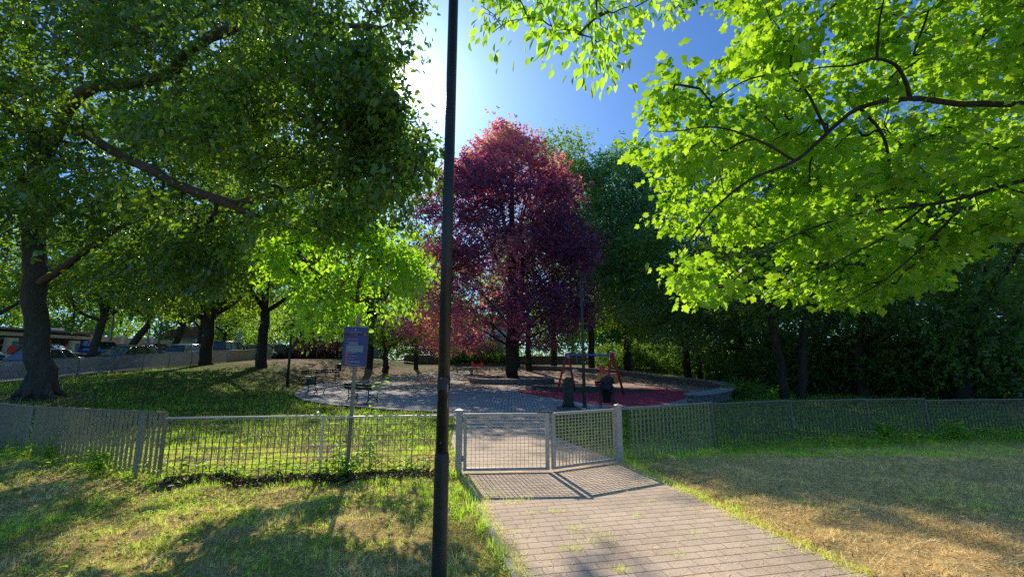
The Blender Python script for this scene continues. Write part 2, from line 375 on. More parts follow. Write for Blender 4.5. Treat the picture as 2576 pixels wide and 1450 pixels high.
def empty(name, label, cat, loc, rz=0.0, group=None, rot=None):
    o = bpy.data.objects.new(name, None); COL.objects.link(o)
    o.empty_display_size = 0.1
    o.location = [float(v) for v in loc]
    o.rotation_euler = rot if rot else (0, 0, rz)
    return tag(o, label, cat, group)


class MB:
    """collects shapes, links them as ONE mesh object"""
    def __init__(s):
        s.v = []; s.f = []

    def add(s, vs, fs):
        b = len(s.v)
        s.v += [tuple(float(c) for c in v) for v in vs]
        s.f += [tuple(i+b for i in f) for f in fs]
        return s

    def box(s, c, d, rz=0.0, rx=0.0, ry=0.0, taper=1.0):
        x, y, z = d[0]/2, d[1]/2, d[2]/2
        m = Matrix.Translation(Vector(c)) @ Matrix.Rotation(rz, 4, 'Z') @ Matrix.Rotation(ry, 4, 'Y') @ Matrix.Rotation(rx, 4, 'X')
        vs = []
        for (a, b, e) in ((-1, -1, -1), (1, -1, -1), (1, 1, -1), (-1, 1, -1), (-1, -1, 1), (1, -1, 1), (1, 1, 1), (-1, 1, 1)):
            k = taper if e > 0 else 1.0
            vs.append(m @ Vector((a*x*k, b*y*k, e*z)))
        return s.add(vs, [(0, 3, 2, 1), (4, 5, 6, 7), (0, 1, 5, 4), (1, 2, 6, 5), (2, 3, 7, 6), (3, 0, 4, 7)])

    def tube(s, pts, rad, n=8, caps=True):
        pts = [np.asarray(p, float) for p in pts]
        k = len(pts)
        if np.isscalar(rad): rad = [rad]*k
        vs = []; fs = []
        prev = None
        for i in range(k):
            d = pts[min(i+1, k-1)]-pts[max(i-1, 0)]
            d = d/max(np.linalg.norm(d), 1e-9)
            if prev is None:
                a = np.array([1.0, 0, 0]) if abs(d[0]) < 0.8 else np.array([0, 1.0, 0])
            else:
                a = prev
            u = a-d*np.dot(a, d); u /= max(np.linalg.norm(u), 1e-9); w = np.cross(d, u); prev = u
            for j in range(n):
                t = 2*math.pi*j/n
                vs.append(pts[i]+(u*math.cos(t)+w*math.sin(t))*rad[i])
        for i in range(k-1):
            for j in range(n):
                j2 = (j+1) % n
                fs.append((i*n+j, i*n+j2, (i+1)*n+j2, (i+1)*n+j))
        if caps:
            fs.append(tuple(range(n-1, -1, -1))); fs.append(tuple((k-1)*n+j for j in range(n)))
        return s.add(vs, fs)

    def lathe(s, prof, c=(0, 0, 0), n=20, sx=1.0, sy=1.0):
        vs = []; fs = []
        for (r, z) in prof:
            for j in range(n):
                t = 2*math.pi*j/n
                vs.append((c[0]+r*math.cos(t)*sx, c[1]+r*math.sin(t)*sy, c[2]+z))
        for i in range(len(prof)-1):
            for j in range(n):
                j2 = (j+1) % n
                fs.append((i*n+j, i*n+j2, (i+1)*n+j2, (i+1)*n+j))
        fs.append(tuple(range(n-1, -1, -1))); fs.append(tuple((len(prof)-1)*n+j for j in range(n)))
        return s.add(vs, fs)

    def prism(s, prof, t, m=None):
        """profile in local XZ, extruded +-t/2 along Y, transformed by matrix m"""
        m = m or Matrix.Identity(4)
        n = len(prof)
        vs = [m @ Vector((x, -t/2, z)) for x, z in prof]+[m @ Vector((x, t/2, z)) for x, z in prof]
        fs = [tuple(range(n)), tuple(range(2*n-1, n-1, -1))]
        for i in range(n):
            j = (i+1) % n
            fs.append((j, i, i+n, j+n))
        return s.add(vs, fs)

    def build(s, name, mat, parent=None, smooth=False, bevel=0.0):
        me = bpy.data.meshes.new(name); me.from_pydata(s.v, [], s.f); me.update()
        o = bpy.data.objects.new(name, me); COL.objects.link(o)
        me.materials.append(mat)
        if smooth:
            me.polygons.foreach_set('use_smooth', [True]*len(me.polygons))
        if bevel:
            b = o.modifiers.new('bevel', 'BEVEL'); b.width = bevel; b.segments = 2; b.limit_method = 'ANGLE'
        if parent: o.parent = parent
        return o


def npmesh(name, co, loops, ltot, mat, parent=None, attrs=None, smooth=False):
    me = bpy.data.meshes.new(name)
    co = np.ascontiguousarray(co, np.float32)
    loops = np.ascontiguousarray(loops, np.int32); ltot = np.ascontiguousarray(ltot, np.int32)
    me.vertices.add(len(co)); me.vertices.foreach_set('co', co.ravel())
    me.loops.add(len(loops)); me.loops.foreach_set('vertex_index', loops)
    me.polygons.add(len(ltot))
    st = np.concatenate([[0], np.cumsum(ltot)[:-1]]).astype(np.int32)
    me.polygons.foreach_set('loop_start', st); me.polygons.foreach_set('loop_total', ltot)
    if smooth: me.polygons.foreach_set('use_smooth', np.ones(len(ltot), bool))
    for k, a in (attrs or {}).items():
        at_ = me.attributes.new(k, 'FLOAT', 'POINT'); at_.data.foreach_set('value', np.ascontiguousarray(a, np.float32))
    me.update(calc_edges=True)
    me.materials.append(mat)
    o = bpy.data.objects.new(name, me); COL.objects.link(o)
    if parent: o.parent = parent
    return o


def inst(name, tmpl, pos, X, Z, size, rnd, mat, parent=None, origin=None):
    """many copies of a small leaf template in one mesh"""
    tv, tf = tmpl
    tv = np.asarray(tv, float); V = len(tv); N = len(pos)
    X = nrm(X); Z = nrm(Z-X*np.sum(Z*X, 1, keepdims=True)); Y = np.cross(Z, X)
    size = np.broadcast_to(np.asarray(size, float), (N,))
    P = pos if origin is None else pos-np.asarray(origin)
    co = P[:, None, :]+size[:, None, None]*(tv[None, :, 0:1]*X[:, None]+tv[None, :, 1:2]*Y[:, None]+tv[None, :, 2:3]*Z[:, None])
    fl = np.concatenate([np.array(f) for f in tf]); ft = np.array([len(f) for f in tf])
    loops = (fl[None, :]+(np.arange(N)*V)[:, None]).ravel(); lt = np.tile(ft, N)
    return npmesh(name, co.reshape(-1, 3), loops, lt, mat, parent, {'rnd': np.repeat(rnd, V)})


T_CELTIS = ([(0, 0, 0), (.28, .25, .06), (.62, .19, .04), (1, 0, -.14), (.62, -.19, .04), (.28, -.25, .06)], [(0, 1, 2, 3), (0, 3, 4, 5)])
_h = [(0.0, 0.05), (-0.10, 0.24), (0.03, 0.42), (0.19, 0.36), (0.33, 0.57), (0.53, 0.50), (0.50, 0.27), (0.66, 0.29), (0.80, 0.12)]
_o = [(x, y) for x, y in _h]+[(1.0, 0.0)]+[(x, -y) for x, y in reversed(_h)]
T_MAPLE = ([(0.32, 0, 0.03)]+[(x, y, -0.22*abs(y)**1.3-0.10*max(x, 0)**2) for x, y in _o], [(0, i+1, (i+1) % len(_o)+1) for i in range(len(_o))])
T_MAPLE2 = ([(0.32, 0, 0.05)]+[(x, y*.9, -0.55*abs(y)**1.4-0.34*max(x, 0)**2.2) for x, y in _o], T_MAPLE[1])
T_MAPLE3 = ([(0.32, 0, 0.0)]+[(x*.94, y, 0.30*abs(y)**1.3-0.22*max(x, 0)**2+.08*y) for x, y in _o], T_MAPLE[1])
T_QUAD = ([(0, 0, 0), (.5, .33, .06), (1, 0, -.1), (.5, -.33, .06)], [(0, 3, 2, 1)])


def _sprig(k, seed):
    g = np.random.default_rng(seed); vs = []; fs = []
    for i in range(k):
        a = g.uniform(0, 6.28); t = g.uniform(0.1, 1.0)
        p = np.array([t, g.uniform(-.25, .25), g.uniform(-.15, .15)])
        d = nrm(np.array([.6, math.cos(a)*.8, math.sin(a)*.45-.15])); n = nrm(np.array([g.uniform(-.4, .4), g.uniform(-.5, .5), 1.0]))
        y = nrm(np.cross(n, d)); L = g.uniform(.32, .5)
        b = len(vs)
        for (u, v) in ((0, 0), (.5, .3), (1, 0), (.5, -.3)):
            vs.append(p+d*u*L+y*v*L)
        fs.append((b, b+3, b+2, b+1))
    return ([tuple(v) for v in vs], fs)


T_SPRIG = _sprig(6, 3)
T_BLADE = ([(0, -.035, 0), (0, .035, 0), (.55, .028, .06), (.55, -.028, .06), (1, 0, .2)], [(0, 1, 2, 3), (3, 2, 4)])


# ------------------------------------------------------------------ tree machinery
def grow(limbs, centers, rt=0.006, seg=2, sag=0.12, maxr=None):
    """limbs: list of (pts, radii). every cluster centre is tied to the nearest bit of wood. returns MB list of tubes, and the outward direction of each cluster"""
    pos = []; par = []; rad = []
    for pts, rr in limbs:
        pts = np.asarray(pts, float)
        prev = -1
        for i in range(len(pts)-1):
            L = np.linalg.norm(pts[i+1]-pts[i]); k = max(1, int(L/0.35))
            for j in range(k):
                pos.append(pts[i]+(pts[i+1]-pts[i])*j/k); rad.append(rr[i]+(rr[i+1]-rr[i])*j/k); par.append(-2)
        pos.append(pts[-1]); rad.append(rr[-1]); par.append(-2)
    nl = len(pos)
    N = len(centers)
    P = np.zeros((nl+N*(seg+1), 3)); P[:nl] = pos
    PA = np.full(len(P), -2); CNT = np.zeros(len(P)); n = nl
    d0 = np.array([np.min(np.sum((P[:nl]-c)**2, 1)) for c in centers]) if N else np.zeros(0)
    order = np.argsort(d0)
    chains = []; dirs = np.zeros((N, 3))
    for ci in order:
        c = centers[ci]
        dd = np.sum((P[:n]-c)**2*np.array([1, 1, 1.0]), 1)
        j = int(np.argmin(dd)); p0 = P[j]
        L = math.sqrt(dd[j]); ids = [j]
        for s in range(1, seg+2):
            t = s/(seg+1)
            q = p0+(c-p0)*t
            q = q+RNG.normal(0, 0.05*L, 3)*(1 if s <= seg else 0); q[2] += sag*L*math.sin(math.pi*t)
            P[n] = q; PA[n] = ids[-1]; ids.append(n); n += 1
        chains.append(ids); dirs[ci] = P[ids[-1]]-P[ids[-2]]
    for ids in reversed(chains):
        add = max(CNT[ids[-1]], 0)+1
        for k in reversed(ids[1:]):
            CNT[k] = max(CNT[k], 0)
        # accumulate along chain up to the root
    # proper accumulation
    CNT[:] = 0
    for ids in chains: CNT[ids[-1]] += 1
    for k in range(n-1, nl-1, -1):
        if PA[k] >= nl: CNT[PA[k]] += CNT[k]
    r = rt*np.maximum(CNT, 1)**0.45
    mb = MB()
    for ids in chains:
        rr = [min(r[k] if k >= nl else r[ids[1]]*1.15, maxr or 9) for k in ids]
        mb.tube([P[k] for k in ids], rr, 4, caps=False)
    return mb, nrm(dirs+1e-6)


def limb_mesh(limbs, n=10):
    mb = MB()
    for pts, rr in limbs:
        # smooth the polyline
        pts = np.asarray(pts, float); q = []; qr = []
        k = len(pts)
        for i in range(k-1):
            p0, p1, p2, p3 = pts[max(i-1, 0)], pts[i], pts[i+1], pts[min(i+2, k-1)]
            for s in range(4):
                t = s/4
                q.append(0.5*((2*p1)+(-p0+p2)*t+(2*p0-5*p1+4*p2-p3)*t*t+(-p0+3*p1-3*p2+p3)*t**3)+RNG.normal(0, rr[i]*0.12, 3)*(1 if (i or s) else 0))
                qr.append((rr[i]+(rr[i+1]-rr[i])*t)*(1+RNG.normal(0, 0.04)))
        q.append(pts[-1]); qr.append(rr[-1])
        mb.tube(q, qr, n)
    return mb


def blob_pts(blobs, n, shell=0.6):
    vol = np.array([b[1][0]*b[1][1]*b[1][2] for b in blobs])**0.8
    idx = RNG.choice(len(blobs), n, p=vol/vol.sum())
    c = np.array([b[0] for b in blobs])[idx]; r = np.array([b[1] for b in blobs])[idx]
    d = nrm(RNG.normal(0, 1, (n, 3)))
    u = RNG.random(n)**(1/3.0); u = u*(1-shell)+shell*RNG.random(n)**(1/8.0)
    return c+d*r*u[:, None]


def leaves(name, centers, dirs, per, sigma, tmpl, size, mat, parent, origin, droop=0.5, flat=0.6, rshift=None, stretch=1.0, rmix=0.5, cullf=None, suntilt=0.0):
    N = len(centers)
    k = np.repeat(np.arange(N), per)
    n = len(k)
    off = RNG.normal(0, 1, (n, 3))*sigma
    off[:, 2] *= stretch
    p = centers[k]+off
    if cullf is not None:
        sel = cullf(p); p = p[sel]; k = k[sel]; off = off[sel]; n = len(k)
    X = dirs[k]*0.6+nrm(off)*0.5+RNG.normal(0, 0.45, (n, 3)); X[:, 2] -= droop
    Z = RNG.normal(0, flat, (n, 3)); Z[:, 2] += 1-.4*suntilt; Z = Z+SUND*suntilt
    s = size*np.clip(RNG.normal(1, 0.22, n), 0.5, 1.6)
    cr = RNG.random(N)
    rnd = np.clip(cr[k]*rmix+RNG.random(n)*(1-rmix), 0, 1)
    if rshift is not None: rnd = np.clip(rnd+rshift(p), 0, 1)
    return inst(name, tmpl, p, X, Z, s, rnd, mat, parent, origin)

def cw(o, parent):
    """mesh built in world coordinates becomes a child of an unrotated empty"""
    o.parent = parent; o.location = [-c for c in parent.location]
    return o


def frame_m(p, rz, tilt=0.0):
    return Matrix.Translation(Vector(p)) @ Matrix.Rotation(rz, 4, 'Z')


# ------------------------------------------------------------------ ground, plaza, path
PE = (0.0, 32.0, 13.3, 16.5)


def in_plaza(x, y, k=1.0):
    return ((x-PE[0])/(PE[2]*k))**2+((y-PE[1])/(PE[3]*k))**2 < 1


def build_ground():
    xs = np.concatenate([np.linspace(-600, -60, 14)[:-1], np.arange(-60, -13, 0.5), np.arange(-13, 13.9, .085), np.arange(14, 60.1, 0.5), np.linspace(60, 600, 14)[1:]])
    ys = np.concatenate([np.linspace(-80, -8, 6)[:-1], np.arange(-8, 2.1, 0.5), np.arange(2.4, 12.6, .085), np.arange(13, 80.1, 0.5), np.linspace(80, 900, 16)[1:]])
    Xg, Yg = np.meshgrid(xs, ys)
    Zg = hz_fine(Xg, Yg)
    nx, ny = len(xs), len(ys)
    i = (np.arange(ny-1)[:, None]*nx+np.arange(nx-1)[None, :]).ravel()
    loops = np.stack([i, i+1, i+nx+1, i+nx], 1).ravel()
    x, y = Xg.ravel(), Yg.ravel()
    soil = np.zeros_like(x)
    g = lambda cx, cy, rx, ry, a: a*np.exp(-(((x-cx)/rx)**2+((y-cy)/ry)**2))
    soil = np.maximum.reduce([g(-12, 35, 5, 5, 0.8), g(-18, 40, 7, 6, .9), g(-11, 44, 8, 7, 0.8), g(4, 52, 22, 6, 0.9), g(-3.6, 9.3, 1.6, 1.1, 0.75), g(-5.5, 8.6, 1.0, .8, 0.7),
                             g(-11.5, 28, 2.5, 3, 0.4), g(-17.5, 16.7, 1.8, 1.8, .6)])
    dry = 0.35+0.4*sm((x-1.5)/3)*sm((12-y)/4)-0.42*sm((y-8.6)/2.5)+0.14*sm((-x)/2)*sm((8-y)/2)
    npmesh('ground', np.stack([x, y, Zg.ravel()], 1), loops, np.full(len(i), 4), M['ground'], None, {'soil': soil, 'dry': dry})['kind'] = 'structure'
    # paved circle
    na, nr = 220, 46
    vs = []; pav = []; ear = []
    for r in range(nr+1):
        for a in range(na):
            t = 2*math.pi*a/na; k = r/nr
            px, py = PE[0]+PE[2]*k*math.cos(t), PE[1]+PE[3]*k*math.sin(t)
            vs.append((px, py, H(px, py)+0.03))
    for r in range(nr):
        for a in range(na):
            a2 = (a+1) % na
            f = (r*na+a, (r+1)*na+a, (r+1)*na+a2, r*na+a2)
            c = np.mean([vs[q] for q in f], 0)
            w = 0.7*math.sin(c[0]*1.3)+0.5*math.sin(c[1]*0.9)
            e = (c[0] > -4.2+w*.6 and c[1] > 31.5+w*.4) or (c[0] > 8.3+w*.5 and c[1] > 22.5+w*.4)
            (ear if e else pav).append(f)
    for nm, fs, mt in (('paved_plaza', pav, M['plaza']), ('earth_ground', ear, M['earth'])):
        mb = MB(); mb.add(vs, fs); o = mb.build(nm, mt); o['kind'] = 'structure'
        import bmesh
        bm = bmesh.new(); bm.from_mesh(o.data)
        bmesh.ops.delete(bm, geom=[v for v in bm.verts if not v.link_faces], context='VERTS'); bm.to_mesh(o.data); bm.free()
    n = len(PATH)
    mb = MB(); mb.add([(x, y, 0.018) for x, y in PATH], [tuple(range(n))[::-1] if False else tuple(range(n))])
    o = mb.build('entrance_path', M['paver']); o['kind'] = 'structure'
    # kerb strips flush along both edges of the path
    for side, nm in ((((0.9, -6), (0.45, 2.4), (0.0, 4.1), (-0.78, 7.2)), 'path_kerb'),):
        mb = MB()
        for a, b in zip(side[:-1], side[1:]):
            a = np.array(a); b = np.array(b); d = b-a; L = np.linalg.norm(d); ang = math.atan2(d[1], d[0]); c = (a+b)/2
            mb.box((c[0], c[1], 0.0), (L-.012, 0.06, 0.052), ang)
        mb.build(nm, M['kerb'])['kind'] = 'structure'

    def blob(poly, z, nm, mt):
        p = np.array(poly, float); q = []
        k = len(p)
        for i in range(k):
            p0, p1, p2, p3 = p[i-1], p[i], p[(i+1) % k], p[(i+2) % k]
            for s in range(6):
                t = s/6
                q.append(0.5*((2*p1)+(-p0+p2)*t+(2*p0-5*p1+4*p2-p3)*t*t+(-p0+3*p1-3*p2+p3)*t**3))
        mb = MB(); mb.add([(a, b, z) for a, b in q], [tuple(range(len(q)))])
        mb.build(nm, mt)['kind'] = 'structure'
    blob([(0.3, 25.6), (2.2, 20.6), (3.9, 17.9), (5.6, 17.9), (7.8, 20.6), (9.9, 24.2), (9.6, 28.0), (6.5, 30.3), (3.0, 30), (1.2, 28)], 0.036, 'red_rubber_surface', M['rubber_red'])
    blob([(0.9, 28.0), (3.2, 25.0), (6.4, 24.6), (8.4, 26.3), (7.6, 28.9), (4.5, 30.6), (1.6, 30.2)], 0.042, 'green_rubber_surface', M['rubber_green'])
    # street beyond the boundary fence
    for nm, x0, x1, mt, dz in (('pavement', -25.9, -24.35, M['kerb'], 0.02), ('road', -43.5, -26.0, M['asphalt'], 0.008), ('far_pavement', -47.0, -43.6, M['kerb'], 0.03)):
        mb = MB(); ys2 = np.arange(-10, 120, 1.0)
        for a, b in zip(ys2[:-1], ys2[1:]):
            mb.add([(x0, a, H(x0, a)+dz), (x1, a, H(x1, a)+dz), (x1, b, H(x1, b)+dz), (x0, b, H(x0, b)+dz)], [(0, 1, 2, 3)])
        mb.build(nm, mt)['kind'] = 'structure'


build_ground()


# ------------------------------------------------------------------ grating fence
def fence_panel(p0, p1, h, label, mat='galv', group='grating fence panels', pitch=0.090, rows=0.080, fd=0.022, post0=True, post1=False, pw=0.03, railm=None, lift=0.0, wide=(), gm=None, postm=None):
    p0 = np.array(p0, float); p1 = np.array(p1, float)
    d = p1-p0; L = math.hypot(d[0], d[1]); rz = math.atan2(d[1], d[0]); sl = d[2]/L
    e = empty('fence_panel', label, 'fence', p0, rz, group)
    z = lambda x: sl*x+lift
    g = MB()
    n = max(2, int(L/pitch))
    for i in range(1, n):
        x = L*i/n
        g.box((x, 0, z(x)+h/2+.02), (0.0065, fd, h-0.06))
    k = int((h-.1)/rows)
    for j in range(k+1):
        zz = 0.06+j*(h-.1)/k
        g.add([(.02, -.003, z(0)+zz-.004), (L-.02, -.003, z(L)+zz-.004), (L-.02, .003, z(L)+zz-.004), (.02, .003, z(0)+zz-.004),
               (.02, -.003, z(0)+zz+.004), (L-.02, -.003, z(L)+zz+.004), (L-.02, .003, z(L)+zz+.004), (.02, .003, z(0)+zz+.004)],
              [(0, 3, 2, 1), (4, 5, 6, 7), (0, 1, 5, 4), (1, 2, 6, 5), (2, 3, 7, 6), (3, 0, 4, 7)])
    g.build('mesh_grid', M[gm or mat], e)
    r = MB()
    r.add([(0, -.017, z(0)+h-.012), (L, -.017, z(L)+h-.012), (L, .017, z(L)+h-.012), (0, .017, z(0)+h-.012),
           (0, -.017, z(0)+h+.012), (L, -.017, z(L)+h+.012), (L, .017, z(L)+h+.012), (0, .017, z(0)+h+.012)],
          [(0, 3, 2, 1), (4, 5, 6, 7), (0, 1, 5, 4), (1, 2, 6, 5), (2, 3, 7, 6), (3, 0, 4, 7)])
    r.build('top_rail', M[railm or mat], e)
    for x, on in ((0, post0), (L, post1)):
        if on:
            MB().box((x, 0, z(x)+h/2-.08), (pw, 0.05, h+.14)).build('post', M[postm or railm or mat], e)
    for x in wide:
        MB().box((x, -.03, z(x)+h/2-.06), (0.085, 0.014, h+.1)).build('post', M['galv_d'], e)
    return e


GP = gnd(1148, 1192)
C0 = np.array([GP[0]-.06, GP[1], 0.0])
C2 = gnd(397, 1213)
C1 = C0+(C2-C0)*0.47
fence_panel(C1, C0, 0.91, 'short grating fence panel between the tilted sign post and the lamp post', post1=False, railm='rail', gm='rust')
fence_panel(C2, C1, 0.93, 'grating fence panel with a bright top rail, right of the fence corner', post0=False, lift=0.0, gm='rust', railm='rail', pitch=.098)
L1 = gnd(66, 1146); L1[2] = 0
dl = nrm(L1-C2)
L0 = C2; L2 = C2+dl*(np.linalg.norm(L1-C2)); L3 = L2+dl*4.4
L2[2] = -.05; L3[2] = -.06; L0 = L0.copy(); L0[2] = .05
fence_panel(L2, L0, 0.96, 'grating fence panel running back from the fence corner past the trunk foot', mat='galv_d', post0=False, post1=True, railm='rust', fd=0.042, pitch=.135, rows=.085,
            wide=(0.0, float(np.linalg.norm(L2-L0))-0.55))
fence_panel(L3, L2+dl*0.03, 0.96, 'grating fence panel at the far left edge of the photo', mat='galv_d', post0=True, railm='galv_d', fd=0.042, pitch=.135, rows=.085)
RB = [gnd(1578, 1165), gnd(1797, 1135), gnd(1997, 1114), gnd(2190, 1104), gnd(2338, 1099), gnd(2590, 1093), gnd(2860, 1088)]
rl = ['grating fence panel fixed to the right gate post', 'grating fence panel below the end of the curved stone wall', 'shaded grating fence panel in front of the twin trunks',
      'shaded grating fence panel, last before the step in the top rail', 'dark grating fence panel just right of the step in the top rail', 'dark grating fence panel running out of the right edge']
for i, lb in enumerate(rl):
    p, q = RB[i].copy(), RB[i+1].copy(); p[2] = q[2] = 0
    if i == 0: p[:2] += [0.05, 0.02]
    fence_panel(p, q, (0.95, .92, .90, .89, .85, .85)[i], lb, mat='galv_d' if i < 1 else 'galv_s', post0=i > 0, post1=(i == 5), pw=0.03, fd=0.032, pitch=.092, postm='galv_s')


# gate
def gate_leaf(hx, ex, label, latch):
    hx = np.array(hx, float); ex = np.array(ex, float)
    d = ex-hx; L = math.hypot(d[0], d[1]); rz = math.atan2(d[1], d[0])
    e = empty('gate_leaf', label, 'gate', hx, rz, 'entrance gate leaves')
    f = MB(); b, t = 0.05, 0.94
    f.box((0.035, 0, (b+t)/2), (0.05, 0.05, t-b)); f.box((L-.035, 0, (b+t)/2), (0.065, 0.05, t-b))
    f.box((L/2-.004, 0, b+.0225), (L-.132, 0.046, 0.045)); f.box((L/2-.004, 0, t-.0225), (L-.132, 0.046, 0.045))
    f.build('frame', M['galv'], e, bevel=0.004)
    g = MB(); n = int((L-.14)/.066)
    for i in range(1, n):
        g.box((0.07+(L-.15)*i/n, 0, (b+t)/2), (0.005, 0.022, t-b-.09))
    for j in range(1, 15):
        g.box((L/2-.004, 0, b+.045+(t-b-.09)*j/15), (L-.134, 0.006, 0.006))
    g.build('mesh_grid', M['galv'], e)
    for zz in (0.2, 0.8):
        MB().tube([(0.0, -.02, zz), (0.0, -.02, zz+.09)], 0.016, 8).build('hinge', M['galv_d'], e)
    if latch:
        l = MB(); l.box((L-.10, 0, t+.014), (0.20, 0.03, 0.02)); l.tube([(L-.16, 0, t+.02), (L-.16, 0, t+.055)], 0.008, 6); l.box((L+.03, 0, t+.012), (.06, .04, .02))
        l.build('latch', M['iron'], e)
    else:
        MB().box((L-.035, -.03, 0.72), (0.05, 0.016, 0.16)).build('lock_plate', M['galv_d'], e)


def gate_post(p, label):
    e = empty('gate_post', label, 'post', p, 0, 'gate posts')
    MB().box((0, 0, 0.44), (0.10, 0.10, 1.08)).build('shaft', M['galv'], e, bevel=0.006)
    MB().add([(-.068, -.068, 0.98), (.068, -.068, 0.98), (.068, .068, 0.98), (-.068, .068, 0.98), (-.068, -.068, 0.996), (.068, -.068, 0.996), (.068, .068, 0.996), (-.068, .068, 0.996), (0, 0, 1.022)],
             [(0, 3, 2, 1), (0, 1, 5, 4), (1, 2, 6, 5), (2, 3, 7, 6), (3, 0, 4, 7), (4, 5, 8), (5, 6, 8), (6, 7, 8), (7, 4, 8)]).build('cap', M['galv'], e)


PL = np.array([GP[0]+.03, GP[1], 0]); PR = gnd(1560, 1164); PR[2] = 0
MID = gnd(1384, 1189); MID[2] = 0
gate_post(PL, 'square galvanised gate post beside the dark lamp post')
gate_post(PR, 'square galvanised gate post at the start of the right hand fence')
gate_leaf(PL+[0.065, 0, 0], MID+[-.01, 0, 0], 'wide galvanised mesh gate leaf carrying the sliding latch', True)
dd = nrm(PR-MID)
gate_leaf(PR-dd*0.07, MID+dd*0.03, 'narrow mesh gate leaf standing ajar at an angle, hinged on the right post', False)


# far boundary fence along the street
lbls = []
yy = 11.0; k = 0
where = ['out at the left edge', 'left of the big trunk', 'right behind the big trunk', 'just right of the big trunk', 'below the white car roof', 'second panel right of the big trunk', 'third panel right of the big trunk',
         'between the big trunk and the forked tree', 'below the dark estate car', 'fourth before the forked tree', 'third before the forked tree', 'second before the forked tree', 'next to the forked tree', 'behind the forked trunk']
for k in range(13):
    y0, y1 = 9.5+k*2.15, 9.5+(k+1)*2.15-.02
    fence_panel((-24, y0, H(-24, y0)), (-24, y1, H(-24, y1)), 1.0, 'grey boundary fence panel on the street side, '+where[k], mat='galv_d', group='boundary fence panels along the street', pitch=0.062, rows=0.13, fd=0.042, pw=0.06)
y0, y1 = 37.5, 44.0
e = empty('low_wall', 'low plain concrete wall closing the street fence before the dark hedge', 'wall', (-24, y0, H(-24, y0)))
w = MB()
for a, b in zip(np.linspace(0, y1-y0, 6)[:-1], np.linspace(0, y1-y0, 6)[1:]):
    za, zb = H(-24, y0+a)-H(-24, y0), H(-24, y0+b)-H(-24, y0)
    b -= .02
    w.add([(-.1, a, za-.1), (.1, a, za-.1), (.1, b, zb-.1), (-.1, b, zb-.1), (-.1, a, za+.95), (.1, a, za+.95), (.1, b, zb+.95), (-.1, b, zb+.95)],
          [(0, 3, 2, 1), (4, 5, 6, 7), (0, 1, 5, 4), (1, 2, 6, 5), (2, 3, 7, 6), (3, 0, 4, 7)])
w.build('wall', M['kerb'], e)


# ------------------------------------------------------------------ foreground lamp post
LP = np.array([-0.585, 3.83, 0.0])
e = empty('lamp_post', 'tall dark green lamp post rising out of the frame, nearest to the camera', 'lamp post', LP)
MB().tube([(0, 0, 1.02), (0, 0, 3.2), (.004, 0, 5.85)], [0.0515, 0.050, 0.047], 28).build('pole', M['pole'], e, True)
MB().lathe([(0.066, -.05), (0.066, 0.04), (0.061, 0.07), (0.0605, 0.98), (0.058, 1.03), (0.052, 1.045)], n=28).build('base_sleeve', M['pole'], e, True)
MB().lathe([(0.052, 1.55), (0.0545, 1.551), (0.0545, 1.66), (0.052, 1.661)], n=28).build('band', M['pole'], e)
dm = MB(); dv = []; df_ = []
for i in range(7):
    t = R(-118)+R(52)*i/6
    for z_ in (.34, .80): dv.append((.0655*math.cos(t), .0655*math.sin(t), z_))
for i in range(6): df_.append((2*i, 2*i+2, 2*i+3, 2*i+1))
dm.add(dv, df_).build('access_door', M['pole'], e)
hd = MB().lathe([(0.05, 5.85), (0.07, 5.9), (0.07, 5.98)], n=20)
hd.lathe([(0.06, 5.98), (0.30, 6.0), (0.33, 6.03), (0.30, 6.08), (0.1, 6.14)], n=24)
hd.build('lamp_head', M['pole'], e, True)
for (a, z0, hh, ww) in ((-42, 1.53, .075, .28), (-40, 1.40, .09, .16), (-105, 1.64, .02, .2), (-95, 1.12, .014, .16)):
    s = MB(); n = 4; a = R(a)
    vs = []; fs = []
    for i in range(n+1):
        t = a-ww/2+ww*i/n
        vs += [(.0545*math.cos(t), .0545*math.sin(t), z0), (.0545*math.cos(t), .0545*math.sin(t), z0+hh*(1-.25*(i % 2)))]
    for i in range(n): fs.append((2*i, 2*i+2, 2*i+3, 2*i+1))
    s.add(vs, fs).build('torn_sticker', M['sticker'], e)


def park_lamp(p, h, label, mat, rad=0.05, head=True, group=None):
    e = empty('lamp_post', label, 'lamp post', p, 0, group)
    MB().tube([(0, 0, -.05), (0, 0, h*.45), (0, 0, h)], [rad*1.15, rad, rad*.8], 14).build('pole', M[mat], e, True)
    MB().lathe([(rad*1.7, -.02), (rad*1.7, .1), (rad*1.2, .14)], n=14).build('base', M[mat], e)
    if head:
        MB().lathe([(0.04, h), (0.06, h+.02), (0.06, h+.10), (0.25, h+.13), (0.27, h+.15), (0.10, h+.19)], n=18).build('lamp_head', M[mat], e, True)
    return e


pl2 = gnd(1470, 1027)
park_lamp(pl2, at(1463, 690, pl2[1])[2]-pl2[2]-.15, 'slim grey green lamp post with a flat disc head, in front of the swing', 'pole_grey', 0.058)
pl3 = gnd(722, 972)
park_lamp(pl3, 3.6, 'dark lamp post on the shaded lawn behind the tip of the bright branch', 'pole', 0.075)
pl4 = gnd(645, 925)
park_lamp(pl4, 2.2, 'thin grey pole on the bare soil left of the hedge', 'pole_grey', 0.03, head=False)

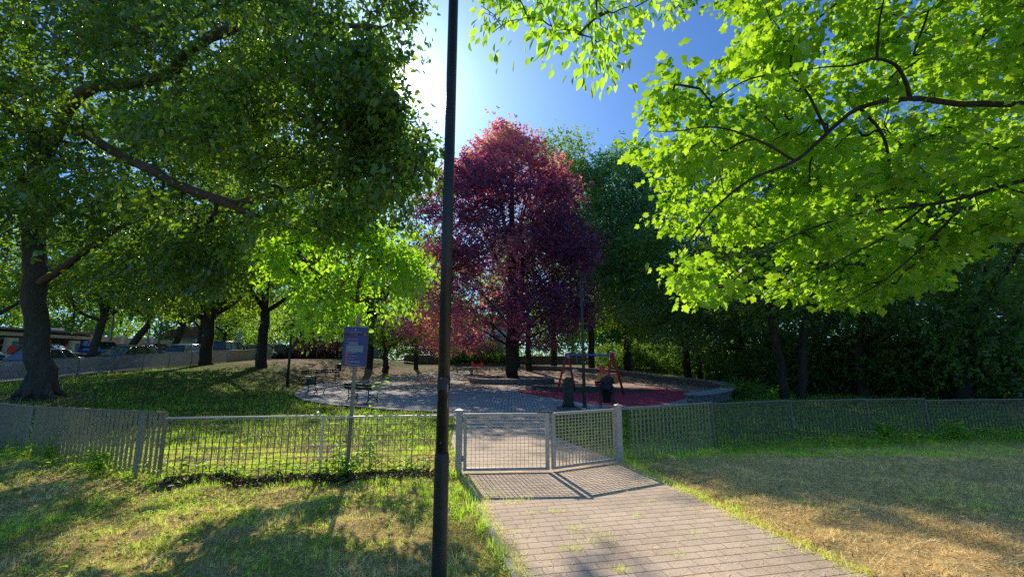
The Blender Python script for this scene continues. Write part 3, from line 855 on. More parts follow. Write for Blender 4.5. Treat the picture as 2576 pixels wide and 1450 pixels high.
# ------------------------------------------------------------------ sign
sb = gnd(872, 1196); sb[2] = 0
tp = at(910, 795, sb[1]); d = tp-sb
tl = math.atan2(d[0], d[2])
e = empty('information_sign', 'blue playground rules sign on a tilted grey post by the fence', 'sign', sb, 0, None, (R(2), tl, R(-10)))
hgt = float(np.linalg.norm(d))
MB().tube([(0, 0, -.1), (0, 0, hgt)], 0.031, 16).build('post', M['post_wood'], e)
ph, pw, pz = 0.63, 0.425, hgt-.50
pn = MB().prism([(-pw/2+.02, -ph/2), (pw/2-.02, -ph/2), (pw/2, -ph/2+.02), (pw/2, ph/2-.02), (pw/2-.02, ph/2), (-pw/2+.02, ph/2), (-pw/2, ph/2-.02), (-pw/2, -ph/2+.02)], 0.006,
               Matrix.Translation((0, -.040, pz))).build('panel', M['sign_blue'], e)
bk = MB().prism([(-pw/2-.004, -ph/2-.004), (pw/2+.004, -ph/2-.004), (pw/2+.004, ph/2+.004), (-pw/2-.004, ph/2+.004)], 0.004, Matrix.Translation((0, -.0345, pz))).build('backing', M['sign_back'], pn)
MB().box((-.03, -.03, pz+ph/2-.03), (.03, .02, .03)).build('clamp', M['galv'], e); MB().box((.14, -.034, pz+ph/2+.006), (.05, .02, .014)).build('clamp', M['galv'], e)
YF = -.0446


def srect(mb, x, z, w, h):
    mb.box((x, YF, pz+z), (w, .0016, h))


r = MB(); srect(r, .0, .193, pw-.01, .03); r.build('dark_band', M['sign_dark'], pn)
r = MB(); r.prism([(-.165, .145), (.0, .145), (.035, .172), (-.165, .172)], .0016, Matrix.Translation((0, YF, pz))); r.build('title_stripe', M['sign_purple'], pn)
r = MB(); r.box((.155, YF-.001, pz+.193), (.028, .002, .026)); r.build('colour_square', M['sign_yellow'], pn)
r = MB(); r.box((.187, YF-.001, pz+.193), (.03, .002, .026)); r.build('colour_square', M['sign_red'], pn); r = MB(); srect(r, -.135, -.19, .034, .21); r.build('red_strip', M['sign_red'], pn)
r = MB()
for i in range(5):
    c = (-.135, YF-.0016, pz-.105-.042*i)
    n = 14
    vs = []; fs = []
    for j in range(n):
        t = 2*math.pi*j/n
        for rr in (.0095, .0135): vs.append((c[0]+rr*math.cos(t), c[1], c[2]+rr*math.sin(t)))
    for j in range(n):
        j2 = (j+1) % n; fs.append((2*j, 2*j+1, 2*j2+1, 2*j2))
    r.add(vs, fs)
r.build('prohibition_symbols', M['sign_ink'], pn)
# small crest
r = MB(); r.prism([(-.012, .285), (.012, .285), (.012, .268), (0, .255), (-.012, .268)], .0016, Matrix.Translation((-.01, YF, pz))); r.build('crest', M['sign_ink'], pn)


def text(s, x, z, size, mat, parent, name, align='LEFT'):
    cu = bpy.data.curves.new(name, 'FONT'); cu.body = s; cu.size = size; cu.align_x = align
    o = bpy.data.objects.new(name, cu); COL.objects.link(o)
    o.location = (x, YF-.002, z); o.rotation_euler = (R(90), 0, 0)
    bpy.context.view_layer.update()
    me = bpy.data.meshes.new_from_object(o.evaluated_get(bpy.context.evaluated_depsgraph_get()))
    q = bpy.data.objects.new(name, me); COL.objects.link(q); q.parent = parent; q.location = o.location; q.rotation_euler = o.rotation_euler
    me.materials.clear(); me.materials.append(mat)
    bpy.data.objects.remove(o)
    return q


text('Città di Torino', -.0, pz+.222, .030, M['sign_ink'], pn, 'heading_text', 'CENTER')
text('Circoscrizione', -.03, pz+.186, .024, M['sign_ink'], pn, 'heading_text', 'CENTER')
text('Via G. Dropiani', -.15, pz+.112, .031, M['sign_ink'], pn, 'title_text')
rg = random.Random(4)
r = MB()


def dashes(x0, x1, z, h=.0055):
    x = x0
    while x < x1:
        w = rg.uniform(.006, .024); w = min(w, x1-x)
        srect(r, x+w/2, z, w, h); x += w+.003


dashes(-.15, .04, .075)


def flush():
    global r
    r.build('body_text', M['sign_ink'], pn); r = MB()


flush()
for i in range(3): dashes(-.11, .045, .058-.013*i)
flush()
for i in range(10): dashes(-.15, .145, .012-.0105*i, .006)
flush(); dashes(-.05, .03, -.098); flush()
for i, L in enumerate((.07, .17, .11, .21, .07)): dashes(-.11, -.11+L, -.112-.042*i); flush()
dashes(-.11, .12, -.25); flush(); dashes(-.13, .13, -.295); flush()



# ------------------------------------------------------------------ benches
def bench(p, rz, label, L=1.75):
    e = empty('park_bench', label, 'bench', p, rz, 'park benches around the plaza')
    s = MB()
    for i in range(4): s.box((0, -.12+.115*i, 0.445-.006*i), (L, 0.10, 0.035))
    s.build('seat', M['bench_seat'], e, bevel=.004)
    b = MB()
    for i in range(2): b.box((0, -.235-.03*i, 0.66+.125*i), (L, 0.032, 0.118), rx=R(12))
    b.build('backrest', M['bench_dark'], e, bevel=.004)
    for x in (-L/2+.22, L/2-.22):
        l = MB()
        l.tube([(x, -.30, 0), (x, -.20, .22), (x, -.19, .42), (x, -.22, .62), (x, -.30, .84)], .018, 6)
        l.tube([(x, .28, 0), (x, .22, .2), (x, .25, .41)], .018, 6)
        l.tube([(x, -.19, .415), (x, .28, .41)], .016, 6)
        l.tube([(x, -.22, .14), (x, -.10, .30), (x, .03, .345), (x, .14, .30), (x, .235, .14)], .013, 6)
        l.build('leg', M['iron'], e, True)
    return e


bench(gnd(910, 1016), R(-35), 'dark slatted bench seen from behind, right by the sign post')
bench(gnd(793, 995), R(-52), 'dark bench at the left rim of the plaza, turned sideways')
bench(gnd(818, 958), R(28), 'bench with a sunlit seat on the grass edge, beside the litter bin')
bench(gnd(776, 962), R(-80), 'bench half hidden behind the sideways bench, seen end on')
bench(gnd(1165, 934), R(182), 'long dark bench behind the lamp post, below the rear wall')
bench(gnd(1247, 934), R(178), 'long dark bench left of the copper beech trunk')

# ------------------------------------------------------------------ drinking fountain
p = gnd(1430, 1030)
e = empty('drinking_fountain', 'dark green cast iron drinking fountain with a rounded top', 'fountain', p, R(8))
MB().box((0, 0, .035), (.78, .66, .13)).build('stone_base', M['stone_dark'], e, bevel=.02)
MB().box((0, 0, .125), (.46, .42, .055)).box((0, 0, .168), (.40, .36, .04)).build('plinth', M['toret'], e, bevel=.012)


def arch(w, h, zb):
    pr = [(-w/2*1.06, zb), (w/2*1.06, zb), (w/2, zb+.1), (w/2, zb+h-w/2)]
    pr += [(w/2*math.cos(t), zb+h-w/2+w/2*math.sin(t)) for t in np.linspace(0, math.pi, 15)[1:-1]]
    return pr+[(-w/2, zb+h-w/2), (-w/2, zb+.1)]


MB().prism(arch(.335, .98, .186), .27).build('pillar', M['toret'], e, bevel=.018)
MB().prism(arch(.25, .84, .235), .014, Matrix.Translation((0, -.139, 0))).build('door_panel', M['toret'], e, bevel=.005)
hd = MB(); hd.lathe([(.03, 0), (.075, .04), (.06, .12), (.035, .17)], (0, .0, 0), 12)
o = hd.build('spout_head', M['toret'], e, True); o.location = (0, .13, .86); o.rotation_euler = (R(-75), 0, 0)
MB().lathe([(.13, .186), (.17, .24), (.17, .26), (.12, .25)], (0, .28, 0), 16).build('basin', M['toret'], e, True)


# ------------------------------------------------------------------ litter bins
def litter_bin(p, label, bagged, mat='bin'):
    e = empty('litter_bin', label, 'litter bin', p, 0, 'litter bins on stands')
    MB().lathe([(.15, .22), (.155, .23), (.20, .74), (.215, .745), (.215, .77)], n=18).build('bucket', M[mat], e, True)
    for a in (35, 145, 215, 325):
        c, s_ = math.cos(R(a)), math.sin(R(a))
        MB().tube([(.30*c, .24*s_, 0), (.27*c, .22*s_, .80)], .013, 6).build('leg', M['iron'], e)
    f = MB(); ring = [(.275*math.cos(t), .225*math.sin(t), .74) for t in np.linspace(0, 2*math.pi, 17)]
    f.tube(ring, .011, 6); f.build('stand_ring', M['iron'], e); f = MB(); f.tube([(.29*math.cos(t), .235*math.sin(t), .27) for t in np.linspace(0, 2*math.pi, 17)], .010, 6)
    f.build('stand_ring', M['iron'], e)
    if bagged:
        b = MB(); n = 26; prof = [(.17, .66), (.225, .70), (.235, .78), (.20, .84), (.215, .92), (.24, 1.0), (.21, 1.10), (.12, 1.15), (.02, 1.16)]
        vs = []; fs = []; g = random.Random(3)
        for i, (r_, z_) in enumerate(prof):
            for j in range(n):
                t = 2*math.pi*j/n
                q = r_*(1+.10*math.sin(5*t+i*1.3)+.06*math.sin(9*t-i))
                vs.append((q*math.cos(t)+.05*max(0, z_-.8)/.3, q*math.sin(t), z_+.035*math.sin(3*t+i)))
        for i in range(len(prof)-1):
            for j in range(n): fs.append((i*n+j, i*n+(j+1) % n, (i+1)*n+(j+1) % n, (i+1)*n+j))
        fs.append(tuple((len(prof)-1)*n+j for j in range(n)))
        b.add(vs, fs).build('bin_bag', M['bag'], e, True)
    else:
        MB().lathe([(.225, .77), (.235, .80), (.17, .86), (.05, .875)], n=18).build('rim_hood', M['bench_dark'], e, True)


litter_bin(gnd(1527, 1027), 'black litter bin on thin legs with a bulging dark bag, right of the lamp post', True)
litter_bin(gnd(852, 940), 'dark green litter bin on legs left of the blue sign', False, 'bench_dark')

# ------------------------------------------------------------------ swing
SWP = np.array([4.15, 23.9, 0.04]); ph_ = R(-40)
e = empty('swing_set', 'red framed children swing with a blue crossbar', 'swing', SWP, ph_)
hb, Lb, sp = 2.03, 2.55, 0.92
MB().tube([(-Lb/2, 0, hb), (Lb/2, 0, hb)], .05, 14).build('crossbar', M['swing_blue'], e)
for sx in (-1, 1):
    for sy in (-1, 1):
        MB().tube([(sx*(Lb/2+.09), sy*.07, hb+.10), (sx*(Lb/2+.22), sy*sp, 0)], .062, 12).build('leg', M['swing_red'], e, True)
    MB().prism([(-.17, -.16), (.17, -.16), (.11, .07), (-.11, .07)], .03, Matrix.Translation((sx*(Lb/2+.02), 0, hb)) @ Matrix.Rotation(R(90), 4, 'Z')).build('corner_bracket', M['white_p'], e)


def swing_seat(x, cradle):
    s = MB()
    if cradle:
        n = 14; vs = []; fs = []
        for i, (r_, z_) in enumerate(((.13, .40), (.19, .42), (.215, .52), (.215, .62))):
            for j in range(n):
                t = 2*math.pi*j/n; vs.append((x+r_*math.cos(t), r_*.85*math.sin(t), z_))
        for i in range(3):
            for j in range(n): fs.append((i*n+j, i*n+(j+1) % n, (i+1)*n+(j+1) % n, (i+1)*n+j))
        fs.append(tuple(range(n))[::-1])
        o = s.add(vs, fs).build('cradle_seat', M['swing_red'], e, True)
        MB().tube([(x+.222*math.cos(t), .19*math.sin(t), .635) for t in np.linspace(0, 2*math.pi, 17)], .028, 8).build('rim', M['bin'], o, True)
        zz = .64
    else:
        o = s.box((x, 0, .46), (.46, .20, .035)).build('flat_seat', M['bin'], e, bevel=.01); zz = .47
    for sx in (-.2, .2):
        MB().tube([(x+sx, 0, zz), (x+sx*1.05, 0, hb-.04)], .009, 5).build('chain', M['chain'], e)


swing_seat(0.55, True); swing_seat(-0.55, False)

# spring rocker with white animal panels
p = gnd(1437, 958)
e = empty('spring_rider', 'white bird shaped spring rider behind the left legs of the swing', 'spring rider', p, R(25))
MB().tube([(.10*math.cos(t), .10*math.sin(t), .03+.35*t/(10*math.pi)) for t in np.linspace(0, 10*math.pi, 70)], .016, 5).build('spring', M['bin'], e, True)
bird = [(-.42, .55), (-.2, .42), (.2, .42), (.34, .60), (.46, .80), (.60, .84), (.52, .94), (.42, 0.98), (.28, 1.02), (.2, .86), (0, .78), (-.25, .82), (-.55, .95)]
for y in (-.16, .16):
    MB().prism([(x*1.0, z) for x, z in bird], .03, Matrix.Translation((0, y, 0))).build('side_panel', M['white_p'], e)
MB().box((-.05, 0, .58), (.36, .28, .03)).build('seat', M['bin'], e)
MB().tube([(.27, -.26, .86), (.27, .26, .86)], .016, 6).build('handle', M['swing_red'], e)

# play panel seat (ochre panels, white board, red chair back)
p = gnd(1528, 962)
e = empty('play_table', 'ochre play module with a white board and a bright red seat, behind the swing', 'play module', p, R(-15))
for x in (-.55, .55):
    pr = [(-.28, .02), (.28, .02), (.24, .30), (.33, .55), (.2, .80), (-.2, .80), (-.33, .55), (-.24, .30)]
    MB().prism(pr, .04, Matrix.Translation((x, 0, 0)) @ Matrix.Rotation(R(18 if x < 0 else -18), 4, 'Z')).build('side_panel', M['yellow_p'], e, bevel=.006)
MB().box((.2, -.05, .74), (.85, .5, .04)).build('board', M['white_p'], e)
MB().box((.2, -.05, .40), (.7, .34, .04)).build('shelf', M['rubber_green'], e)
st = MB(); st.prism([(-.30, .0), (.34, .0), (.36, .13), (.06, .15), (.0, .52), (-.08, .60), (-.22, .60), (-.32, .5)], .05, Matrix.Translation((-.28, -.17, .82)))
st.prism([(-.30, .0), (.34, .0), (.36, .13), (.06, .15), (.0, .52), (-.08, .60), (-.22, .60), (-.32, .5)], .05, Matrix.Translation((-.28, .17, .82))); st.box((-.28, 0, .90), (.5, .30, .04)); st.box((-.47, 0, 1.14), (.04, .30, .44), ry=R(-8))
st.build('seat', M['red_p'], e, bevel=.006)

# red rider on a small round table near the beech planter
p = gnd(1186, 941)
e = empty('round_table', 'round pale play table on one short leg, left of the stone planter', 'table', p)
MB().lathe([(.16, 0), (.14, .03), (.14, .62)], n=14).build('pedestal', M['kerb'], e)
MB().lathe([(1.0, .62), (1.02, .64), (1.02, .69), (.98, .70)], n=28).build('top', M['cap'], e)
p2_ = np.array([p[0]+.3, p[1]+2.6, H(p[0]+.3, p[1]+2.6)])
e = empty('spring_rider', 'small red spring rider showing above the round table', 'spring rider', p2_, R(10))
MB().tube([(.10*math.cos(t), .10*math.sin(t), .02+.42*t/(10*math.pi)) for t in np.linspace(0, 10*math.pi, 60)], .018, 5).build('spring', M['bin'], e, True)
for y in (-.15, .15):
    MB().prism([(-.5, .45), (.45, .45), (.62, .62), (.66, .95), (.5, 1.02), (.35, .80), (-.25, .80), (-.45, 1.0), (-.6, .9)], .035, Matrix.Translation((0, y, 0))).build('side_panel', M['swing_red'], e)
MB().box((0, 0, .66), (.4, .27, .03)).build('seat', M['bin'], e)

# ------------------------------------------------------------------ stone planter around the beech
BX, BY = 0.0, 36.0
e = empty('tree_planter', 'round low rubble stone planter ring around the copper beech', 'planter', (BX, BY, 0))
MB().lathe([(3.42, -.05), (3.40, .36), (2.98, .36), (2.98, -.02)], n=72).build('stone_ring', M['stonewall'], e)
cp = MB(); g = random.Random(8)
for i in range(36):
    a0, a1 = 2*math.pi*i/36+.012, 2*math.pi*(i+1)/36-.012
    ri, ro = 2.93+g.uniform(-.02, .02), 3.46+g.uniform(-.03, .03); z0 = .362; z1 = .43+g.uniform(-.012, .012)
    vs = []
    for z_ in (z0, z1):
        for a in (a0, (a0+a1)/2, a1):
            vs += [(ri*math.cos(a), ri*math.sin(a), z_), (ro*math.cos(a), ro*math.sin(a), z_)]
    fs = [(0, 2, 3, 1), (2, 4, 5, 3), (6, 7, 9, 8), (8, 9, 11, 10), (0, 1, 7, 6), (4, 10, 11, 5), (1, 3, 9, 7), (3, 5, 11, 9), (0, 6, 8, 2), (2, 8, 10, 4)]
    cp.add(vs, fs)
cp.build('coping_stones', M['cap'], e)
MB().lathe([(2.97, .28), (1.6, .34), (.3, .42)], n=40).build('soil_bed', M['earth'], e, True)

# ------------------------------------------------------------------ curved bench wall on the right
e = empty('curved_wall', 'low curved rubble stone wall with a pale slab top', 'wall', (13.3, 32, 0))
aa = np.radians(np.linspace(-57, 82, 110))


def wall_strip(mb, wi, wo, z0, z1, gap=None):
    k = len(aa)
    vs = []; fs = []
    for a in aa:
        c = np.array([PE[0]+PE[2]*math.cos(a), PE[1]+PE[3]*math.sin(a)]); nn = nrm(np.array([math.cos(a)/PE[2], math.sin(a)/PE[3]]))
        b = H(*c)
        for (w_, z_) in ((wi, z0), (wo, z0), (wo, z1), (wi, z1)):
            q = c+nn*w_; vs.append((q[0]-13.3, q[1]-32, b+z_))
    for i in range(k-1):
        for j in range(4):
            j2 = (j+1) % 4; fs.append((i*4+j, i*4+j2, (i+1)*4+j2, (i+1)*4+j))
    fs += [(0, 1, 2, 3)[::-1], tuple((k-1)*4+j for j in range(4))]
    mb.add(vs, fs)


w = MB(); wall_strip(w, -.2, .22, -.1, .40); w.build('wall_body', M['stonewall'], e)
w = MB(); wall_strip(w, -.30, .36, .40, .475); w.build('slab_top', M['cap'], e)

# ------------------------------------------------------------------ rear wall, railing and hedges
yw = 57.5
e = empty('rear_wall', 'long low brown wall with a green railing behind the playground', 'wall', (-14, yw, H(-14, yw)))
w = MB(); n = 20
xs = np.linspace(0, 46, n)
for a, b in zip(xs[:-1], xs[1:]):
    za, zb = H(a-14, yw)-H(-14, yw), H(b-14, yw)-H(-14, yw)
    w.add([(a, -.15, za-.2), (b, -.15, zb-.2), (b, .15, zb-.2), (a, .15, za-.2), (a, -.15, za+1.0), (b, -.15, zb+1.0), (b, .15, zb+1.0), (a, .15, za+1.0)],
          [(0, 3, 2, 1), (4, 5, 6, 7), (0, 1, 5, 4), (2, 3, 7, 6)])
w.build('wall', M['brick'], e)
w = MB()
for x in np.arange(0, 46, .13):
    z0 = H(x-14, yw)-H(-14, yw)
    w.box((x, 0, z0+1.55), (.022, .022, 1.1))
for zz in (1.12, 2.02):
    for a, b in zip(xs[:-1], xs[1:]):
        w.tube([(a, 0, H(a-14, yw)-H(-14, yw)+zz), (b, 0, H(b-14, yw)-H(-14, yw)+zz)], .022, 5)
w.build('railing', M['rail_green'], e)
e = empty('iron_railing', 'tall dark iron railing behind the purple hedge', 'fence', (-26, 55, H(-26, 55)))
w = MB()
for x in np.arange(0, 14, .15): w.box((x, 0, H(x-26, 55)-H(-26, 55)+1.0), (.024, .024, 2.0))
for zz in (.3, 1.9):
    w.tube([(0, 0, zz), (5, 0, H(-21, 55)-H(-26, 55)+zz), (14, 0, H(-12, 55)-H(-26, 55)+zz)], .025, 5)
w.build('bars', M['iron'], e)


# ------------------------------------------------------------------ cars
def add_loft(mb, st):
    """stations (x, half width, z bottom, z top) -> closed hull with rounded section"""
    vs = []; fs = []
    for (x, w, zb, zt) in st:
        m = (zb+zt)/2
        for (yy, zz) in ((-w*.86, zb), (w*.86, zb), (w, zb+(zt-zb)*.28), (w, zb+(zt-zb)*.72), (w*.90, zt), (-w*.90, zt), (-w, zb+(zt-zb)*.72), (-w, zb+(zt-zb)*.28)):
            vs.append((x, yy, zz))
    k = len(st)
    for i in range(k-1):
        for j in range(8):
            j2 = (j+1) % 8; fs.append((i*8+j, i*8+j2, (i+1)*8+j2, (i+1)*8+j))
    fs += [tuple(range(8))[::-1], tuple((k-1)*8+j for j in range(8))]
    mb.add(vs, fs)


CARP = {}


def car(x, y, rz, colour, label, kind, rough=0.22):
    key = 'car paint %s' % (colour,)
    if key not in CARP: CARP[key] = pm(key.split(' (')[0], colour, tuple(c*.85 for c in colour), rough, 0.2, scale=2, spec=0.8)
    paint = CARP[key]
    dx, dy = math.cos(rz), math.sin(rz)
    z0, z1 = H(x-dx*1.3, y-dy*1.3), H(x+dx*1.3, y+dy*1.3)
    e = empty('parked_car', label, 'car', (x, y, (z0+z1)/2+.02), 0, 'cars parked along the street', (0, -math.atan2(z1-z0, 2.6), rz))
    tall = {'suv': 1.66, 'wagon': 1.50, 'hatch': 1.48, 'sedan': 1.44}[kind]
    bl = .98 if kind == 'suv' else .90
    b = MB(); add_loft(b, [(-2.12, .62, .42, bl-.12), (-2.02, .80, .28, bl-.02), (-1.2, .87, .22, bl+.03), (.6, .88, .22, bl), (1.35, .86, .24, bl-.07), (1.95, .78, .28, bl-.2), (2.15, .60, .36, bl-.34)])
    b.build('body', paint, e, True, .0)
    rear = {'suv': (-1.98, -1.75), 'wagon': (-1.98, -1.65), 'hatch': (-1.85, -1.45), 'sedan': (-1.55, -.95)}[kind]
    g = MB(); zb_, zt_ = bl-.02, tall-.05
    bx0, bx1, tx0, tx1 = rear[0], 1.08, rear[1], .32
    vs = [(bx0, -.80, zb_), (bx1, -.78, zb_), (bx1, .78, zb_), (bx0, .80, zb_), (tx0, -.62, zt_), (tx1, -.62, zt_), (tx1, .62, zt_), (tx0, .62, zt_)]
    fs = [(0, 3, 2, 1), (4, 5, 6, 7), (0, 1, 5, 4), (1, 2, 6, 5), (2, 3, 7, 6), (3, 0, 4, 7)]
    g.add(vs, fs).build('windows', M['glass'], e)
    r_ = MB()
    add_loft(r_, [(tx0-.06, .55, zt_-.02, zt_+.015), (tx0+.15, .63, zt_-.025, tall), (tx1-.25, .63, zt_-.025, tall), (tx1+.05, .56, zt_-.03, zt_+.012)])
    for s in (-1, 1):
        for (xb, xt) in ((bx1-.03, tx1+.0), (.12, .02), (bx0+.06, tx0+.02), ((bx0+.0)*.52, tx0*.55)):
            r_.tube([(xb, s*.80, zb_), (xt, s*.635, zt_)], .034, 5)
    r_.build('roof', paint, e, True)
    for (wx) in (-1.33, 1.30):
        for s in (-1, 1):
            t = MB(); t.tube([(wx, s*.68, .32), (wx, s*.885, .32)], .32, 18); o = t.build('wheel', M['tyre'], e)
            MB().tube([(wx, s*.87, .32), (wx, s*.893, .32)], .20, 12).build('rim', M['rim'], o)
    for s in (-1, 1):
        MB().box((1.99, s*.60, bl-.24), (.20, .28, .13), rz=-s*R(22)).build('headlight', M['lampglass'], e, bevel=.03)
        MB().box((-2.02, s*.66, bl-.12), (.14, .20, .2), rz=s*R(18)).build('tail_light', M['tail'], e, bevel=.03)
        MB().box((.80, s*.94, bl+.06), (.12, .16, .11)).build('wing_mirror', paint, e, bevel=.03)
    return e


car(-26.9, 25.2, R(-90), (.22, .22, .24), 'silver saloon close behind the street fence, cut by the big trunk', 'sedan')  # silver paint darkened: its shade is put into the colour
car(-27.0, 31.0, R(-90), (.05, .05, .055), 'dark estate car close behind the street fence, between two leaning trunks', 'wagon')
car(-27.0, 37.2, R(90), (.5, .5, .52), 'shiny silver hatchback behind the street fence, left of the forked tree', 'hatch')
car(-27.0, 42.3, R(90), (.03, .035, .035), 'black car hidden by the forked trunk', 'suv')
car(-26.9, 47.2, R(90), (.6, .6, .6), 'white car just right of the forked tree', 'hatch')
car(-26.5, 52.2, R(90), (.04, .045, .05), 'dark off-roader with a pale roof at the end of the low wall', 'suv')
car(-38.2, 31.6, R(20), (.02, .02, .022), 'black car parked nose in under the mural building, left of the big trunk', 'hatch')
car(-38.2, 36.6, R(12), (.025, .026, .03), 'black hatchback in the second row, right of the big trunk', 'hatch')
car(-38.0, 41.0, R(-18), (.07, .12, .42), 'dark blue people carrier beyond the estate car', 'suv')
car(-38.2, 44.3, R(-15), (.35, .03, .035), 'small red car behind the blue people carrier', 'hatch')
car(-38.2, 47.6, R(-20), (.035, .05, .14), 'navy off-roader by the leaning trunk', 'suv')
car(-38.2, 51.0, R(-20), (.38, .03, .06), 'crimson hatchback behind the dark pole', 'hatch')
car(-38.2, 54.8, R(-20), (.28, .33, .45), 'pale blue car behind the silver hatchback', 'sedan')

# ------------------------------------------------------------------ street furniture
p = np.array([-42, 47.0, H(-42, 47)])
q = at(275, 870, 43.0)
park_lamp((q[0], 43.0, H(q[0], 43.0)), 5.2, 'pale steel street lamp behind the blue people carrier', 'pole_pale', 0.10)
q = at(397, 880, 33.5)
park_lamp((q[0], 33.5, H(q[0], 33.5)), 4.6, 'dark thin pole on the pavement in front of the crimson hatchback', 'pole_grey', 0.07, head=False)
q = at(371, 870, 46.0); q[2] = H(q[0], q[1])
e = empty('parking_sign', 'small blue square P parking sign on a thin pole', 'sign', q, R(-40))
MB().tube([(0, 0, 0), (0, 0, 4.1)], .045, 8).build('post', M['pole_pale'], e)
pz_ = at(371, 851, 46.0)[2]-q[2]
pn = MB().box((0, -.06, pz_), (.72, .02, .72)).build('panel', M['mural_blue'], e)
YF = -.075
t_ = text('P', 0, pz_-.21, .62, M['sign_ink'], pn, 'letter', 'CENTER')
q = at(601, 872, 50.0); q[2] = H(q[0], q[1])
e = empty('notice_board', 'white rectangular notice board on posts above the dark off-roader', 'sign', q, R(-30))
zz = at(600, 850, 50)[2]-q[2]
MB().box((0, 0, zz), (1.15, .05, 1.25)).build('panel', M['white_p'], e)
for s in (-.5, .5): MB().tube([(s, .05, 0), (s, .05, zz+.6)], .04, 8).build('post', M['pole_pale'], e)


# ------------------------------------------------------------------ mural building
zb = H(-46, 38)-.75
e = empty('mural_building', 'single storey white pavilion with red and blue painted pillars and a flat roof', 'building', (-46, 27, zb))
MB().box((-4, 10, 1.7), (5.5, 24.5, 3.8)).build('wall', M['shade_glass'], e)
MB().box((-3.0, 10, 3.72), (7.4, 25.6, .16)).build('roof', M['roofing'], e)
MB().box((.55, 3.2, 3.15), (.5, 11.8, .80)).build('fascia', M['white_r'], e)
MB().box((.2, 15.6, 3.22), (.5, 12.4, .30)).build('fascia', M['white_r'], e)
for i, y_ in enumerate(np.linspace(-1.6, 21.6, 9)):
    pl_ = MB().box((.6, y_, 1.35), (.42, .80, 3.0)).build('pillar', M['white_r'] if i % 2 else M['mural_red'], e)
    MB().box((.835, y_+.14, 1.55), (.03, .40, 2.0)).build('painted_stripe', M['mural_blue'] if i != 6 else M['mural_red'], pl_)
    if i in (5, 8):
        o = MB().lathe([(.42, 0), (.42, .03)], n=18).build('painted_disc', M['mural_red'], pl_); o.location = (.83, y_, 1.75); o.rotation_euler = (0, R(90), 0)
for i, y_ in enumerate(np.linspace(-.15, 20.15, 8)):
    f_ = MB().box((-1.05, y_, 2.25), (.1, 2.5, .10)).box((-1.05, y_-.6, 1.1), (.1, .10, 2.2)).box((-1.05, y_+.7, 1.1), (.1, .10, 2.2)).build('window', M['white_p'], e)
    MB().box((-1.2, y_+.05, 1.15), (.03, 1.1, 1.9)).build('pane', [M['shade_glass'], M['yellow_p'], M['shade_glass'], M['mural_blue']][i % 4], f_)
MB().box((-1, 18, 3.97), (1.2, .9, .24)).build('roof_hatch', M['white_r'], e)
# yellow garden wall along the street
e = empty('garden_wall', 'pale yellow garden wall with panels, far along the street behind the parked cars', 'wall', (-47.5, 49, H(-47.5, 49)))
w = MB(); c_ = MB()
for i in range(12):
    w.box((0, 2.2+i*4.4, 1.3), (.25, 4.0, 2.6)); c_.box((0, i*4.4, 1.4), (.5, .36, 3.0))
w.build('wall', M['cream'], e); c_.build('piers', M['white_r'], e)


def house(p, rz, w, d, h, mat, label, roofm='tiles', rows=2, cols=3):
    e = empty('house', label, 'building', p, rz)
    MB().box((0, 0, h/2), (w, d, h)).build('wall', M[mat], e)
    MB().prism([(-w/2-.5, h+.01), (w/2+.5, h+.01), (w/2-w*.25, h+2.2), (-w/2+w*.25, h+2.2)], d+1.0).build('roof', M[roofm], e)
    for r_ in range(rows):
        for c in range(cols):
            x = -w/2+w*(c+.5)/cols; z = 1.5+r_*3.0
            f_ = MB().box((x, -d/2-.03, z), (1.3, .08, 1.7)).build('window', M['white_p'], e)
            MB().box((x, -d/2-.08, z), (1.08, .03, 1.48)).build('pane', M['glass'], f_)
    MB().box((w*.18, -d/2-.04, 1.05), (1.0, .09, 2.1)).build('door', M['bench_dark'], e)
    return e


q = at(822, 880, 78.0); house((q[0], 78, 1.4), R(10), 9, 8, 6.3, 'redwall', 'red rendered house glimpsed under the trees left of the sign')
q = at(905, 880, 82.0); house((q[0]-.5, 82, 1.4), R(6), 8, 8, 6.0, 'cream', 'cream house with a blue grey window behind the blue sign')
q = at(505, 868, 92.0); house((q[0], 92, 1.8), R(25), 12, 9, 4.4, 'cream', 'low cream house with a red tiled roof beyond the parked cars', rows=1)
q = at(1200, 880, 90.0); house((q[0], 90, 1.4), 0, 16, 9, 7.0, 'white_r', 'pale apartment house screened by the copper beech', rows=2, cols=6)
q = at(690, 870, 74.0)
e = empty('bus_shelter', 'white roofed shelter beyond the railing, left of the small pale tree', 'shelter', (q[0], 74, 1.6), R(15))
MB().box((0, 0, 2.5), (7, 2, .25)).build('roof', M['white_p'], e)
for s in (-3.2, 0, 3.2): MB().box((s, .8, 1.2), (.1, .1, 2.4)).build('post', M['pole_pale'], e)
MB().box((0, .95, 1.3), (6.8, .03, 1.9)).build('back_pane', M['shade_glass'], e)

# ================================================================== TREES
def px2w(poly):
    return [tuple(gnd(x, y)[:2]) for x, y in poly]


LIT = [px2w([(1168, 1090), (1385, 1090), (1395, 1185), (1600, 1178), (1720, 1215), (2050, 1300), (2575, 1375), (2575, 1449), (1330, 1449), (1150, 1300), (1110, 1262), (1000, 1262), (840, 1262), (620, 1300), (470, 1345), (330, 1440), (10, 1449), (10, 1405), (250, 1340), (410, 1215), (430, 1150), (600, 1062), (1000, 1052), (1100, 1060)])]
LIT.append([(6.5, 27.5), (11.5, 26), (12.3, 30), (9.5, 37), (4, 40), (3, 36.5), (6, 31)])


def shadow_xy(p, zg=0.0):
    t = (p[:, 2]-zg)/SUND[2]
    return p[:, 0]-SUND[0]*t, p[:, 1]-SUND[1]*t


